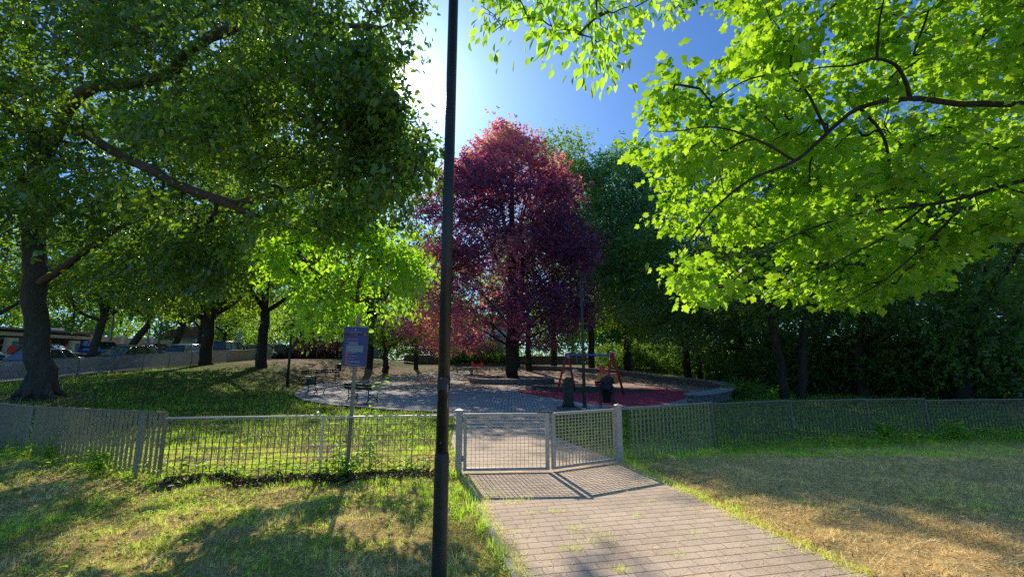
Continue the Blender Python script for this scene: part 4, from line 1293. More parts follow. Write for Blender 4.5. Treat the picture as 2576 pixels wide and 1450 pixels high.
def cull_lit(p, keep=0.03):
    x, y = shadow_xy(p)
    ins = np.zeros(len(p), bool)
    for L in LIT: ins |= pip(x, y, L)
    return ~ins | (RNG.random(len(p)) < keep)


SE1 = nrm(np.array([SUND[1], -SUND[0], 0.0])); SE2 = np.cross(SUND, SE1)


def shafts(p, scale, thr, off=0):
    """gaps running along the light through a crown, so that the sun makes dapples"""
    return vnoise(p@SE1+200, p@SE2+200, scale, off) > thr


SUNWIN = []


def sun_window(poly, Y, keep, margin=1.2):
    """nothing (or little) may stand between the sun and this patch of foliage"""
    P = np.array([at(x, y, Y) for x, y in poly]); SUNWIN.append((list(zip(P@SE1, P@SE2)), float((P@SUND).max())+margin, keep))


def cull_win(p):
    r = np.ones(len(p), bool)
    for poly, s0, keep in SUNWIN:
        r &= ~(pip(p@SE1, p@SE2, poly) & (p@SUND > s0)) | (RNG.random(len(p)) < keep)
    return r


LIMBPX = []


def front_of_limb(w):
    r = np.zeros(len(w), bool)
    d = w-np.array([0, 0, CH]); zc = d[:, 1]*math.cos(TH)+d[:, 2]*math.sin(TH)
    X = CXP+FPX*d[:, 0]/zc; Yp = CYP-FPX*(d[:, 2]*math.cos(TH)-d[:, 1]*math.sin(TH))/zc
    for pl, yl in LIMBPX:
        dm = np.full(len(w), 1e9)
        for a, b in zip(pl[:-1], pl[1:]): dm = np.minimum(dm, seg_d(X, Yp, a, b))
        r |= (dm < 12+.30/w[:, 1]*FPX) & (w[:, 1] < yl)
    return r


def poly_pts(poly, y0, y1, n, cull=True, zmin=1.9):
    P = np.array(poly, float); lo, hi = P.min(0), P.max(0)
    res = []
    tot = 0; it = 0
    while tot < n and it < 60:
        it += 1
        q = lo+(hi-lo)*RNG.random((n*2, 2)); q = q[pip(q[:, 0], q[:, 1], poly)]
        Y = RNG.uniform(y0, y1, len(q))
        w = np.array([at(a, b, c) for (a, b), c in zip(q, Y)]).reshape(-1, 3)
        w = w[w[:, 2] > zmin]
        if cull: w = w[cull_lit(w)]
        res.append(w); tot += len(w)
    return np.concatenate(res)[:n]


def sprays(p, k, length, sag, jit, aim=None, spread=1.0, t0=.3):
    """each parent point becomes a drooping spray of k cluster centres"""
    n = len(p)
    a = RNG.uniform(0, 6.283, n)
    d = np.stack([np.cos(a), np.sin(a), RNG.normal(0, .15, n)], 1)
    if aim is not None: d = nrm(d*spread+np.asarray(aim))
    L = length*RNG.uniform(.6, 1.25, n)
    out = []
    for i in range(k):
        t = (i+.5)/k
        q = p+d*(L*(t-t0))[:, None]+RNG.normal(0, jit, (n, 3)); q[:, 2] -= sag*L*t*t
        out.append(q)
    return np.concatenate(out)


def A(px, py, Y): return at(px, py, Y)


sun_window([(640, 540), (900, 490), (1070, 520), (1080, 700), (1050, 800), (900, 850), (640, 890), (610, 780)], 8.8, .06)
sun_window([(880, 250), (1060, 230), (1120, 300), (1120, 520), (900, 520)], 8.3, .30)
sun_window([(470, 380), (640, 380), (640, 500), (470, 500)], 9.5, .15)
# ---- the big hackberry on the left
tb = gnd(95, 1000)
e = empty('broadleaf_tree', 'huge broadleaf tree with thick grey trunk, its dark crown filling the upper left', 'tree', tb)
ty = tb[1]
top = [tb+np.array([0, 0, -.3]), tb+np.array([.02, 0, 1.0]), A(92, 860, ty), A(88, 720, ty), A(86, 600, ty), A(95, 420, ty+.2), A(80, 250, ty+.3), A(60, 60, ty+.5), A(60, -150, ty+.6)]
limbs = [(top, [.46, .39, .365, .355, .34, .31, .26, .18, .10]),
         ([A(95, 420, ty+.2), A(200, 235, ty-1.5), A(330, 215, ty-3), A(420, 185, ty-4.5), A(500, 110, ty-6), A(640, 55, ty-7.2), A(800, 60, ty-8.2), A(960, 70, ty-9)], [.26, .21, .19, .17, .14, .10, .07, .03]),
         ([A(88, 560, ty), A(150, 330, ty-1.5), A(300, 390, ty-3.5), A(470, 475, ty-5.5), A(590, 515, ty-6.8), A(700, 590, ty-7.5), A(800, 690, ty-8), A(900, 760, ty-8.2)], [.24, .17, .15, .135, .115, .07, .045, .02]),
         ([A(88, 720, ty), A(170, 665, ty-.6), A(260, 600, ty-1.2), A(340, 555, ty-1.6), A(430, 560, ty-2)], [.16, .13, .10, .07, .03]),
         ([A(90, 500, ty), A(20, 380, ty-1), A(-80, 300, ty-2.5), A(-220, 250, ty-4)], [.2, .15, .1, .05]),
         ([A(590, 515, ty-6.8), A(750, 470, ty-7.6), A(900, 420, ty-8.4), A(1020, 380, ty-8.8), A(1080, 400, ty-9)], [.09, .065, .05, .03, .015]),
         ([A(420, 185, ty-4.5), A(560, 260, ty-5.6), A(720, 300, ty-6.6), A(880, 280, ty-7.6), A(1000, 240, ty-8.2)], [.10, .08, .06, .04, .02])]
tm = limb_mesh(limbs[:1], 14)
for k, (ax, ay, L) in enumerate(((1.0, -.35, 1.0), (-.6, -.8, .5), (.3, -1, .6), (-1, .1, .5), (.7, .7, .6))):
    tm.tube([tb+np.array([ax*.18, ay*.18, .85]), tb+np.array([ax*.42, ay*.42, .24]), tb+np.array([ax*(.5+L*.3), ay*(.5+L*.3), .08]), tb+np.array([ax*(.5+L*.6), ay*(.5+L*.6), -.06])], [.22, .16, .07, .02], 10)
cw(tm.build('trunk', M['bark_g'], None, True), e)
PA = [(250, -60), (1130, -60), (1085, 45), (990, 105), (955, 150), (940, 200), (1000, 240), (1000, 290), (1062, 310), (1072, 470), (1000, 500), (880, 560), (640, 560), (300, 480)]
PB = [(-200, -120), (700, -120), (720, 520), (600, 700), (330, 740), (180, 600), (130, 545), (40, 545), (-20, 640), (-200, 660)]
PC = [(660, 530), (900, 500), (1060, 610), (1060, 690), (1000, 730), (1045, 780), (930, 790), (905, 835), (820, 815), (740, 840), (650, 870), (625, 790), (700, 720)]
LIMBPX += [([(215, 235), (330, 215), (420, 185), (500, 110), (560, 80)], 14.5), ([(160, 335), (300, 390), (470, 475), (590, 515)], 13), ([(95, 1000), (88, 600)], 18), ([(170, 665), (330, 560)], 15)]
cA = sprays(poly_pts(PA, 6.3, 9.5, 150), 7, .85, .5, .09); cB = sprays(poly_pts(PB, 9.5, 16, 230), 7, 1.2, .45, .13); cC = sprays(poly_pts(PC, 7.6, 10, 58), 6, .75, .6, .07)
cA = np.concatenate([cA, sprays(poly_pts([(840, 90), (950, 120), (965, 200), (1015, 250), (1010, 300), (1070, 320), (1075, 490), (900, 500), (840, 300)], 7.2, 9.2, 44), 7, .7, .55, .08)])
cA = cA[cull_lit(cA)]; cB = cB[cull_lit(cB)]; cC = cC[cull_lit(cC)]
PE_ = [(380, 560), (640, 540), (640, 690), (420, 730)]  # extra mass added to the crown to shade the left foreground
cB = np.concatenate([cB, poly_pts(PE_, 10, 15, 260)])
cD = blob_pts([((-10.5, 16, 12), (5.6, 6, 4.5)), ((-9.5, 21, 14.5), (5, 6, 4.5)), ((-13, 11, 9), (5, 4, 4)), ((tb[0]-1, ty+3, 11), (8, 6, 5)), ((tb[0]+3, ty+1, 15), (7, 6, 4)), ((tb[0]-6, ty-3, 9), (6, 5, 4))], 1000, .3)
cD = cD[cull_lit(cD) & shafts(cD, 1.5, .42, 3) & cull_win(cD)]; cB = cB[cull_win(cB)]
cA = cA[~front_of_limb(cA)]; cB = cB[~front_of_limb(cB) & shafts(cB, 1.2, .30, 5)]
allc = np.concatenate([cA, cB, cC, cD])
tw, dr = grow(limbs, allc, 0.0055, 2, 0.10, .06)
l_ = limb_mesh(limbs[1:], 12); cw(l_.build('limbs', M['bark'], None, True), e)
cw(tw.build('branches', M['twig']), e)
nA, nB, nC = len(cA), len(cB), len(cC)
sec = [('crown', cA, dr[:nA], 24, (.17, .17, .15), .125), ('crown', cB, dr[nA:nA+nB], 27, (.26, .26, .20), .15), ('crown', cC, dr[nA+nB:nA+nB+nC], 22, (.14, .14, .15), .12)]
cc = np.concatenate([np.repeat(s[1], s[3], 0)+RNG.normal(0, 1, (len(s[1])*s[3], 3))*np.array(s[4]) for s in sec])
ok = cull_lit(cc, .06)
dd_ = np.concatenate([np.repeat(s[2], s[3], 0) for s in sec]); sz = np.concatenate([np.full(len(s[1])*s[3], s[5]) for s in sec])
crn = np.concatenate([np.repeat(RNG.random(len(s[1])), s[3]) for s in sec])
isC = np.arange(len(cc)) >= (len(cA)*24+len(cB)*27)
n = len(cc)
X = dd_*.5+RNG.normal(0, .55, (n, 3)); X[:, 2] -= .55
Z = RNG.normal(0, .6, (n, 3)); Z[:, 2] += .6; Z = Z+SUND*np.where(isC, .9, .25)[:, None]
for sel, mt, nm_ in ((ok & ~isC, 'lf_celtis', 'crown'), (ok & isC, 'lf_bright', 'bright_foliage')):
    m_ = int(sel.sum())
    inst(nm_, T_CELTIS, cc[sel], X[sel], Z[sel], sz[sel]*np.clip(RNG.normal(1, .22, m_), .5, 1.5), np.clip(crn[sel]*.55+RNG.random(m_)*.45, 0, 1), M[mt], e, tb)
k = leaves('upper_crown', cD, dr[nA+nB+nC:], 22, (.7, .7, .5), T_SPRIG, .42, M['lf_celtis'], e, tb, cullf=lambda p: cull_lit(p, .02) & cull_win(p))

# ---- tree behind the viewpoint with twigs hanging into the top of the picture
ob = np.array([-3.6, -4.5, 0.0])
e = empty('broadleaf_tree', 'tree whose hanging leafy twigs reach in at the top, right of the lamp post', 'tree', ob)
l1 = A(1330, -190, 4.6); l2 = A(1480, -60, 4.7)
limbs = [([ob-[0, 0, .2], ob+[.05, .05, 2.5], ob+[.3, .4, 5], ob+[.8, 1.2, 7.5], ob+[.9, 1.5, 10]], [.34, .28, .24, .18, .1]),
         ([ob+[.3, .4, 5], ob+[1.4, 3.2, 7.2], ob+[2.4, 6, 7.6], l1+[0, -.6, .4], l1, l2, A(1500, 40, 4.7)], [.16, .12, .09, .05, .04, .02, .01]),
         ([l1, A(1500, -90, 4.8), A(1640, -60, 4.9)], [.03, .02, .01])]
cw(limb_mesh(limbs[:1]).build('trunk', M['bark_g'], None, True), e)
PH = [(1200, -70), (1690, -70), (1660, 20), (1575, 45), (1545, 120), (1535, 160), (1480, 205), (1450, 140), (1385, 130), (1360, 55), (1290, 50), (1270, 100), (1205, 85)]
c1 = poly_pts(PH, 4.2, 5.3, 60); c2 = blob_pts([(l1+[0, -.5, 1.2], (1.6, 1.4, .8)), (ob+[.9, 1.8, 9], (3.5, 3.2, 2.4)), (ob+[-2.5, 0, 8], (3, 3, 2))], 160)
cH = np.concatenate([c1, c2]); cH = cH[cull_lit(cH)]
tw, dr = grow(limbs, cH, .004, 2, .1, .03); l_ = limb_mesh(limbs[1:]); tw.add(l_.v, l_.f); cw(tw.build('branches', M['twig']), e)
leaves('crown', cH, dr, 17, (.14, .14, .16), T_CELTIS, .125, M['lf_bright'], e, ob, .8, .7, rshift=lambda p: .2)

# ---- maple on the right
mb_ = np.array([10.6, 6.8, 0.0])
e = empty('maple_tree', 'bright backlit maple whose lobed yellow green leaves fill the upper right', 'tree', mb_)
Q = 5.5
limbs = [([mb_-[0, 0, .2], mb_+[.05, 0, 1.6], mb_+[-.1, .05, 3.2], mb_+[.1, .1, 5.2], mb_+[.3, .2, 8]], [0.2400, 0.2000, 0.1680, 0.1200, 0.0372]),
         ([mb_+[-.1, .05, 3.3], A(2720, 250, Q+.2), A(2575, 262, Q), A(2420, 262, Q), A(2290, 248, Q-.1), A(2160, 272, Q-.2), A(2080, 335, Q-.3), A(2000, 405, Q-.4), A(1890, 450, Q-.5), A(1800, 520, Q-.5), A(1745, 590, Q-.4), A(1700, 650, Q-.3)],
          [0.1120, 0.0465, 0.0409, 0.0384, 0.0341, 0.0279, 0.0248, 0.0211, 0.0161, 0.0124, 0.0087, 0.0050]),
         ([A(2290, 248, Q-.1), A(2262, 175, Q-.2), A(2205, 148, Q-.3), A(2140, 165, Q-.5), A(2060, 170, Q-.6), A(1960, 190, Q-.7)], [0.0279, 0.0223, 0.0186, 0.0124, 0.0087, 0.0050]),
         ([A(2205, 148, Q-.3), A(2210, 70, Q-.3), A(2230, -40, Q-.3)], [0.0174, 0.0124, 0.0074]),
         ([A(2160, 272, Q-.2), A(2215, 330, Q-.3), A(2235, 400, Q-.4), A(2232, 448, Q-.4)], [0.0211, 0.0186, 0.0161, 0.0124]),
         ([A(2080, 335, Q-.3), A(2020, 220, Q-.4), A(1950, 190, Q-.5), A(1870, 205, Q-.6), A(1790, 260, Q-.6)], [0.0186, 0.0161, 0.0124, 0.0087, 0.0050]),
         ([A(2000, 405, Q-.4), A(1900, 350, Q-.6), A(1800, 320, Q-.7), A(1700, 330, Q-.7), A(1640, 330, Q-.7)], [0.0174, 0.0136, 0.0099, 0.0068, 0.0043]),
         ([mb_+[-.1, .05, 2.7], A(2720, 420, Q+.5), A(2575, 452, Q+.4), A(2450, 490, Q+.3), A(2330, 515, Q+.2), A(2200, 530, Q), A(2080, 560, Q-.1), A(1960, 610, Q-.2), A(1850, 680, Q-.3)], [0.0960, 0.0372, 0.0322, 0.0273, 0.0223, 0.0174, 0.0124, 0.0087, 0.0050]),
         ([A(2330, 515, Q+.2), A(2260, 570, Q), A(2200, 610, Q-.2), A(2120, 650, Q-.3), A(2000, 720, Q-.4), A(1850, 780, Q-.4)], [0.0186, 0.0161, 0.0124, 0.0099, 0.0068, 0.0043]),
         ([A(2450, 490, Q+.3), A(2380, 560, Q+.2), A(2300, 640, Q), A(2200, 720, Q-.1), A(2080, 780, Q-.2)], [0.0186, 0.0161, 0.0124, 0.0087, 0.0050])]
cw(limb_mesh(limbs[:1], 10).build('trunk', M['bark_d'], None, True), e)
PM = [(1720, -60), (2700, -60), (2700, 560), (2560, 520), (2450, 580), (2400, 650), (2330, 715), (2210, 750), (2010, 765), (1900, 755), (1790, 790), (1780, 770), (1830, 735), (1720, 750), (1700, 725), (1730, 695), (1600, 660), (1600, 640), (1720, 640),
      (1760, 600), (1670, 560), (1690, 520), (1640, 470), (1560, 405), (1550, 380), (1590, 300), (1640, 210), (1690, 185), (1740, 200), (1790, 260), (1850, 290), (1890, 215), (1780, 190), (1800, 130), (1830, 90), (1850, 60), (1790, 40)]
c1 = sprays(poly_pts(PM, 5.3, 8.4, 205, cull=False), 6, .85, .10, .06, (-.8, -.1, 0), t0=.8)
c2 = blob_pts([(mb_+[.2, 0, 6.5], (3.5, 3, 2.2)), (mb_+[2, -1.5, 4.5], (3, 3, 2)), (A(2300, -200, 6.5), (2.5, 1.6, .8))], 120)
cM = np.concatenate([c1, c2])
xs_, ys_ = shadow_xy(cM); cM = cM[~pip(xs_, ys_, LIT[0]) | (RNG.random(len(cM)) < .3)]
tw, dr = grow(limbs, cM, .0030, 2, .06, .016); l_ = limb_mesh(limbs[1:], 8); tw.add(l_.v, l_.f); cw(tw.build('branches', M['bark_d']), e)
for q_, (tm_, sz_) in enumerate(((T_MAPLE, .115), (T_MAPLE2, .108), (T_MAPLE3, .088))):
    leaves('crown', cM[q_::3], dr[q_::3], 19, (.17, .17, .07), tm_, sz_, M['lf_maple'], e, mb_, .3, .45, rmix=.45, suntilt=.65)


# ---- generic park trees
def park_tree(label, base, fork_z, blobs, ncl, per, size, leaf, bark='bark_d', tr=.35, group=None, name='park_tree', lean=(0, 0), sigma=(.75, .75, .5), shell=.5, twr=.012, cull=False, rshift=None, forks=None, droop=.3, tmpl=T_SPRIG):
    base = np.array(base, float); base[2] = H(base[0], base[1])
    e = empty(name, label, 'tree', base, 0, group)
    fk = base+np.array([lean[0], lean[1], fork_z])
    mid = base+np.array([lean[0]*.4, lean[1]*.4, fork_z*.5])
    limbs = [([base-[0, 0, .3], base+[0, 0, .25], mid, fk], [tr*1.35, tr*1.06, tr*.92, tr*.82])]
    bl = sorted(blobs, key=lambda b: -b[1][0])
    for b in bl[:7]:
        c = np.array(b[0]); m = fk+(c-fk)*.5+np.array([0, 0, -.06*np.linalg.norm(c-fk)])+RNG.normal(0, .25, 3)
        limbs.append(([fk-[0, 0, .1], m, c], [tr*.55, tr*.36, tr*.12]))
    cw(limb_mesh(limbs[:1], 9).build('trunk', M[bark], None, True), e)
    c = blob_pts(blobs, ncl, shell)
    c = c[c[:, 2] > base[2]+.6]
    if cull: c = c[cull_lit(c) & cull_win(c)]
    if base[1] < 70: c = c[shafts(c, 1.25, (.40 if base[1] < 50 else .33) if base[0] < 2 else .14, 9)]
    sub = c[:: max(1, len(c)//110)]
    tw, d_ = grow(limbs, sub, twr, 2, .08, tr*.3)
    lm = limb_mesh(limbs[1:], 8); tw.add(lm.v, lm.f); cw(tw.build('branches', M[bark], None, True), e)
    cen = np.mean([b[0] for b in blobs], 0)
    dirs = nrm(c-cen+RNG.normal(0, .4, c.shape))
    leaves('crown', c, dirs, per, sigma, tmpl, size, M[leaf], e, base, droop, .6, rshift)
    return e


def B(px, py, Y, r): return (A(px, py, Y), r)


# forked tree on the left lawn
t2 = gnd(515, 917)
park_tree('dark forked tree on the left lawn beside the street fence', t2, 3.6,
          [B(420, 560, t2[1], (6, 5, 3.6)), B(600, 600, t2[1]-1, (5, 5, 3.2)), B(500, 400, t2[1]+1, (7, 6, 5)), B(650, 440, t2[1]+2, (5, 5, 4)), B(340, 690, t2[1]-1, (4.5, 4, 1.8)), B(600, 730, t2[1]-1, (4.5, 4, 1.3)), B(460, 735, t2[1]-1, (3.5, 4, 1.2)), B(720, 600, t2[1]+1, (4.5, 5, 4))],
          460, 22, .46, 'lf_green', 'bark_d', .42, cull=True)
q = A(930, 905, 45)
park_tree('tall tree behind the bright hanging foliage, its crown left of the beech', (q[0], 45, 0), 4.5,
          [B(900, 640, 45, (5, 5, 4.5)), B(990, 600, 44, (4.2, 4, 4)), B(860, 520, 46, (5, 5, 4)), B(960, 480, 45, (4.4, 4, 3.6)), B(1050, 560, 44, (2.6, 3, 3.4)), B(800, 700, 44, (5, 4, 3))], 330, 20, .5, 'lf_green', 'bark_d', .36, cull=True)
# street trees in a row
gl = 'trees lining the street behind the cars'
for (px, Y, r_, ln, lb, bk) in ((232, 39, .33, (.5, 0), 'street tree with a pale trunk in front of the mural building', 'bark_g'), (318, 42, .33, (1.9, 0), 'street tree leaning to the right, behind the dark estate car', 'bark_g'),
                              (432, 47, .33, (.9, 0), 'street tree with a smooth grey trunk behind the silver hatchback', 'bark_g'), (496, 53, .33, (.2, 0), 'grey street trunk just left of the forked tree', 'bark_g'),
                              (-60, 34, .33, (.3, 0), 'street tree beyond the left edge, over the mural building', 'bark_g'), (560, 62, .33, (.2, 0), 'farthest street tree, right of the forked tree', 'bark_d')):
    q = A(px, 885, Y)
    h_ = H(q[0], Y)
    park_tree(lb, (q[0], Y, 0), 3.6, [((q[0]+1, Y, h_+9), (5, 5, 3.2)), ((q[0]-2, Y-1, h_+6.8), (4.5, 4, 2.0)), ((q[0]+3, Y+1, h_+6.6), (4.2, 4, 1.9)), ((q[0], Y, h_+12.5), (4, 4, 3))], 190, 18, .55, 'lf_green', bk, r_, gl, 'street_tree', ln)
q = gnd(655, 922)
park_tree('thick dark trunk at the left end of the purple hedge', q, 4.2, [((q[0], q[1], q[2]+11), (6, 6, 5)), ((q[0]+4, q[1], q[2]+9), (5, 5, 3)), ((q[0]-4, q[1], q[2]+8), (5, 5, 3)), ((q[0], q[1]-3, q[2]+7.5), (5, 4, 2))], 300, 20, .6, 'lf_green', 'bark_d', .36)
q = A(728, 890, 51)
park_tree('small pale green tree with spreading stems behind the purple hedge', (q[0], 51, 0), 1.1, [B(665, 815, 51, (3.2, 3, 1.5)), B(740, 800, 51, (4, 3, 1.9)), B(800, 835, 51, (2.2, 2, 1.0)), B(640, 845, 50, (2, 2, .8))], 120, 18, .42, 'lf_pale', 'bark_d', .14)
q = A(838, 890, 60)
park_tree('tree with a leaning trunk in front of the red house', (q[0], 60, 0), 4.5, [B(900, 790, 60, (4, 4, 2.6)), B(850, 740, 60, (5, 4, 3.5)), B(800, 780, 61, (4, 3, 2))], 150, 16, .6, 'lf_green', 'bark_d', .26, lean=(1.8, 0))
q = gnd(968, 935)
park_tree('dark evergreen tree behind the blue sign, left of the beech', q, 2.6, [B(970, 800, q[1], (3.4, 3, 2.6)), B(930, 845, q[1]+.5, (2.6, 2.5, 1.4)), B(1020, 840, q[1], (2.6, 2.6, 1.5)), B(960, 700, q[1], (2.8, 2.8, 2.6))], 210, 24, .42, 'lf_dark', 'bark_d', .30)
q = gnd(1046, 928)
park_tree('slim dark tree between the evergreen and the lamp post', q, 3.2, [B(1050, 800, q[1], (2.6, 2.6, 2.2)), B(1040, 700, q[1], (2.4, 2.4, 2.2))], 110, 20, .45, 'lf_dark', 'bark_d', .24)
for (px, Y, tr_, lb, tp_, lf) in ((1328, 47, .32, 'tree with a plain dark trunk just right of the beech trunk', 560, 'lf_green'), (1300, 52, .30, 'tree hidden close behind the beech trunk', 600, 'lf_green'), (1393, 50, .36, 'dark trunk under the right side of the beech crown', 540, 'lf_green'),
                              (1150, 62, .34, 'tall green tree behind the beech, glimpsed right of the lamp post', 620, 'lf_green'), (1240, 66, .34, 'green tree behind the beech crown, over the rear wall', 560, 'lf_pale')):
    q = A(px, 905, Y); zt = A(px, tp_, Y)[2]; h_ = H(q[0], Y)
    park_tree(lb, (q[0], Y, 0), 5.0, [((q[0], Y, (zt+h_)*.62), (4.2, 4, (zt-h_)*.24)), ((q[0]+1.5, Y, (zt+h_)*.45), (3.6, 3.5, 2)), ((q[0], Y, zt-2), (3, 3, 2.4))], 130, 16, .6, lf, 'bark_d', tr_, cull=True)
q = A(1488, 905, 49)
park_tree('tall tree with a rounded light green top, right behind the beech', (q[0], 49, 0), 7, [B(1415, 400, 49, (3.6, 3.5, 2.6)), B(1440, 490, 49, (4.5, 4, 3.5)), B(1480, 610, 49, (5, 5, 4)), B(1400, 600, 50, (4, 4, 3)), B(1500, 760, 49, (4, 4, 2.5))], 620, 20, .55, 'lf_green', 'bark_d', .36, cull=True)
q = A(1578, 905, 44)
park_tree('tall blue green tree with a forked trunk, right of the copper beech', (q[0], 44, 0), 5.5, [B(1560, 610, 44, (5, 4.5, 4.2)), B(1570, 480, 45, (4.4, 4, 4)), B(1530, 700, 43, (4.0, 4, 2.6)), B(1590, 410, 45, (2.8, 2.5, 2)), B(1510, 430, 46, (2.2, 2, 1.6)), B(1610, 540, 44, (4, 4, 4)), B(1620, 760, 43, (3.4, 3, 2.2))],
          760, 22, .5, 'lf_blue', 'bark_d', .40)
q = gnd(1640, 925)
park_tree('leafy mid green tree below the tip of the maple branch', (q[0], 38, 0), 2.4, [B(1640, 820, 38, (3.0, 3, 2.0)), B(1690, 720, 37, (3.4, 3, 2.6)), B(1650, 640, 38, (2.6, 2.6, 2.4))], 150, 20, .46, 'lf_green', 'bark_d', .22)
for (px, Y, lb, bl, lf, n) in (
    (1730, 35, 'dark broadleaf tree behind the curved wall, under the maple tips', [(1730, 620, 35, (4.5, 4, 4)), (1760, 450, 36, (4, 4, 3.6)), (1690, 780, 34, (4, 3.5, 2.2)), (1780, 810, 33, (3, 3, 1.6))], 'lf_blue', 320),
    (1870, 30, 'deep shaded evergreen tree left of the twin trunks', [(1880, 700, 30, (4.6, 4, 3.6)), (1900, 500, 31, (4, 4, 3.6)), (1850, 850, 29, (3.6, 3, 1.5)), (1950, 380, 31, (3, 3, 2.4))], 'lf_dark', 330),
    (2060, 27, 'shaded evergreen tree standing behind the twin trunks', [(2060, 700, 27, (4, 4, 3)), (2100, 480, 28, (4, 4, 3.4)), (2060, 860, 26, (3.4, 3, 1.4)), (2200, 600, 27, (4, 3, 3))], 'lf_dark', 320),
    (2168, 22.5, 'evergreen with a single trunk, right of the twin trunks', [(2190, 760, 22.5, (3.2, 3, 1.8)), (2240, 600, 23, (4, 3.5, 2.6)), (2300, 830, 22, (3, 3, 1.2)), (2260, 400, 23, (4, 3.5, 3))], 'lf_dark', 200),
    (2420, 20.5, 'very dark evergreen in deep shade at the right edge', [(2400, 740, 20.5, (3.6, 3, 2.0)), (2500, 600, 21, (4, 3, 2.8)), (2560, 800, 19.5, (3.0, 2.6, 1.8)), (2450, 880, 20, (3, 2.4, 1.0)), (2620, 500, 21, (4, 3, 3))], 'lf_dark', 240)):
    q = A(px, 960, Y)
    park_tree(lb, (q[0], Y, 0), 2.8, [B(*b) for b in bl], n, 22, .42, lf, 'bark_d', .30 if px != 2168 else .26)
# twin stemmed tree
q = gnd(1975, 1003); q2 = gnd(2014, 1003)
e = empty('twin_trunk_tree', 'twin stemmed tree on the grass behind the right hand fence', 'tree', q)
ty_ = q[1]
limbs = [([q-[0, 0, .2], A(1966, 930, ty_), A(1950, 850, ty_), A(1930, 760, ty_), A(1900, 640, ty_)], [.24, .19, .17, .14, .06]),
         ([q2-[0, 0, .2], A(2018, 930, ty_), A(2022, 850, ty_), A(2035, 760, ty_), A(2070, 620, ty_), A(2100, 520, ty_)], [.22, .18, .16, .13, .08, .04]),
         ([A(2022, 850, ty_), A(2120, 790, ty_-.5), A(2240, 760, ty_-1)], [.09, .06, .03])]
cw(limb_mesh(limbs, 10).build('trunk', M['bark_d'], None, True), e)
c = blob_pts([B(1940, 720, ty_, (3, 2.5, 1.6)), B(2080, 640, ty_, (3.4, 3, 2.2)), B(2200, 760, ty_-1, (2.4, 2, 1.0)), B(1900, 620, ty_, (2.6, 2.6, 1.8))], 200)
tw, d_ = grow(limbs, c, .008, 2, .08, .06); cw(tw.build('branches', M['bark_d']), e)
leaves('crown', c, d_, 22, (.5, .5, .35), T_SPRIG, .34, M['lf_dark'], e, q)

# ---- copper beech
zt_ = np.array([2.9, 3.6, 5.5, 8.5, 12, 15.2, 17.8, 19.6, 21.4]); rt_ = np.array([5.0, 7.2, 8.2, 8.0, 7.6, 6.5, 4.7, 2.5, .3])
b0 = np.array([BX, BY, .35])
e = empty('copper_beech', 'large copper beech with crimson purple foliage inside the stone planter', 'tree', b0)
tops = [(0, 0, 21.8), (-2.2, .5, 19.5), (2.4, -.4, 18.5), (-4.0, -1, 14.5), (3.8, .8, 14), (1.2, 2.6, 16.5), (-1.2, -2.6, 16), (-5.6, 0, 9), (5.2, -1, 8.6), (0, 5, 10), (.5, -5.2, 9), (-4.8, -4, 6.2), (4.6, -4.2, 6.2), (-6.6, 1, 5.4), (6.2, 1.5, 5.2)]
limbs = [([b0-[0, 0, .3], b0+[0, 0, .25], b0+[-.03, 0, 2.2], b0+[.05, 0, 4.2], b0+[0, 0, 9], b0+[0, 0, 15], b0+[0, 0, 21.5]], [.66, .52, .48, .46, .33, .2, .04]),
         ([b0+[.05, 0, 2.3], b0+[.55, 0, 4.2], b0+[.8, .1, 7], b0+[1.0, .2, 13]], [.34, .28, .22, .08])]
for x, y, z in tops[1:]:
    z0 = z*.45
    limbs.append(([b0+[0, 0, z0], b0+[x*.5, y*.5, z0+(z-z0)*.62], np.array([BX+x, BY+y, z])], [.12, .075, .02]))
cw(limb_mesh(limbs[:1], 12).build('trunk', M['bark_d'], None, True), e)
N = 2000
z = RNG.uniform(2.9, 21.3, N*3); w = np.interp(z, zt_, rt_); z = z[RNG.random(N*3) < w/8.3][:N]; w = np.interp(z, zt_, rt_)
th_ = RNG.uniform(0, 2*math.pi, len(z)); u = 1-.62*RNG.random(len(z))**1.7
lump = 1+.09*np.sin(th_*5+z*1.1)+.07*np.sin(th_*9-z*1.7)
low = np.where(np.cos(th_) < -.2, np.where(z < 9, 1.06, 1.0), np.where(np.cos(th_) > .2, .84, .94))
rr = w*u*lump*low
c = np.stack([BX+rr*np.cos(th_), BY+rr*np.sin(th_), z-.06*rr*(z < 9)], 1)
gap = vnoise(c[:, 0]+c[:, 1]*.7, c[:, 2]*1.5, 2.0, 3) > .24
gap &= (shafts(c, 1.25, .42, 7) | ((c[:, 2] > 9) & (RNG.random(len(c)) < .75))) & cull_lit(c, .1)
c, th_ = c[gap], th_[gap]
sp_ = []
for _ in range(30):                                   # upright leading shoots that make the ragged top
    zz_ = RNG.uniform(13, 20.8); aa_ = RNG.uniform(0, 6.283); r0_ = float(np.interp(zz_, zt_, rt_))*.62
    for q_ in range(4): sp_.append((BX+(r0_+.07*q_)*math.cos(aa_), BY+(r0_+.07*q_)*math.sin(aa_), zz_+.40*q_+.2))
c = np.concatenate([c, np.array(sp_)]); th_ = np.concatenate([th_, np.arctan2(np.array(sp_)[:, 1]-BY, np.array(sp_)[:, 0]-BX)])
tw, d_ = grow(limbs, c[::3], .011, 2, -.03, .07); l_ = limb_mesh(limbs[1:], 8); tw.add(l_.v, l_.f); cw(tw.build('branches', M['bark_d']), e)
dirs = np.stack([np.cos(th_), np.sin(th_), .30+.5*(c[:, 2] > 15)], 1)
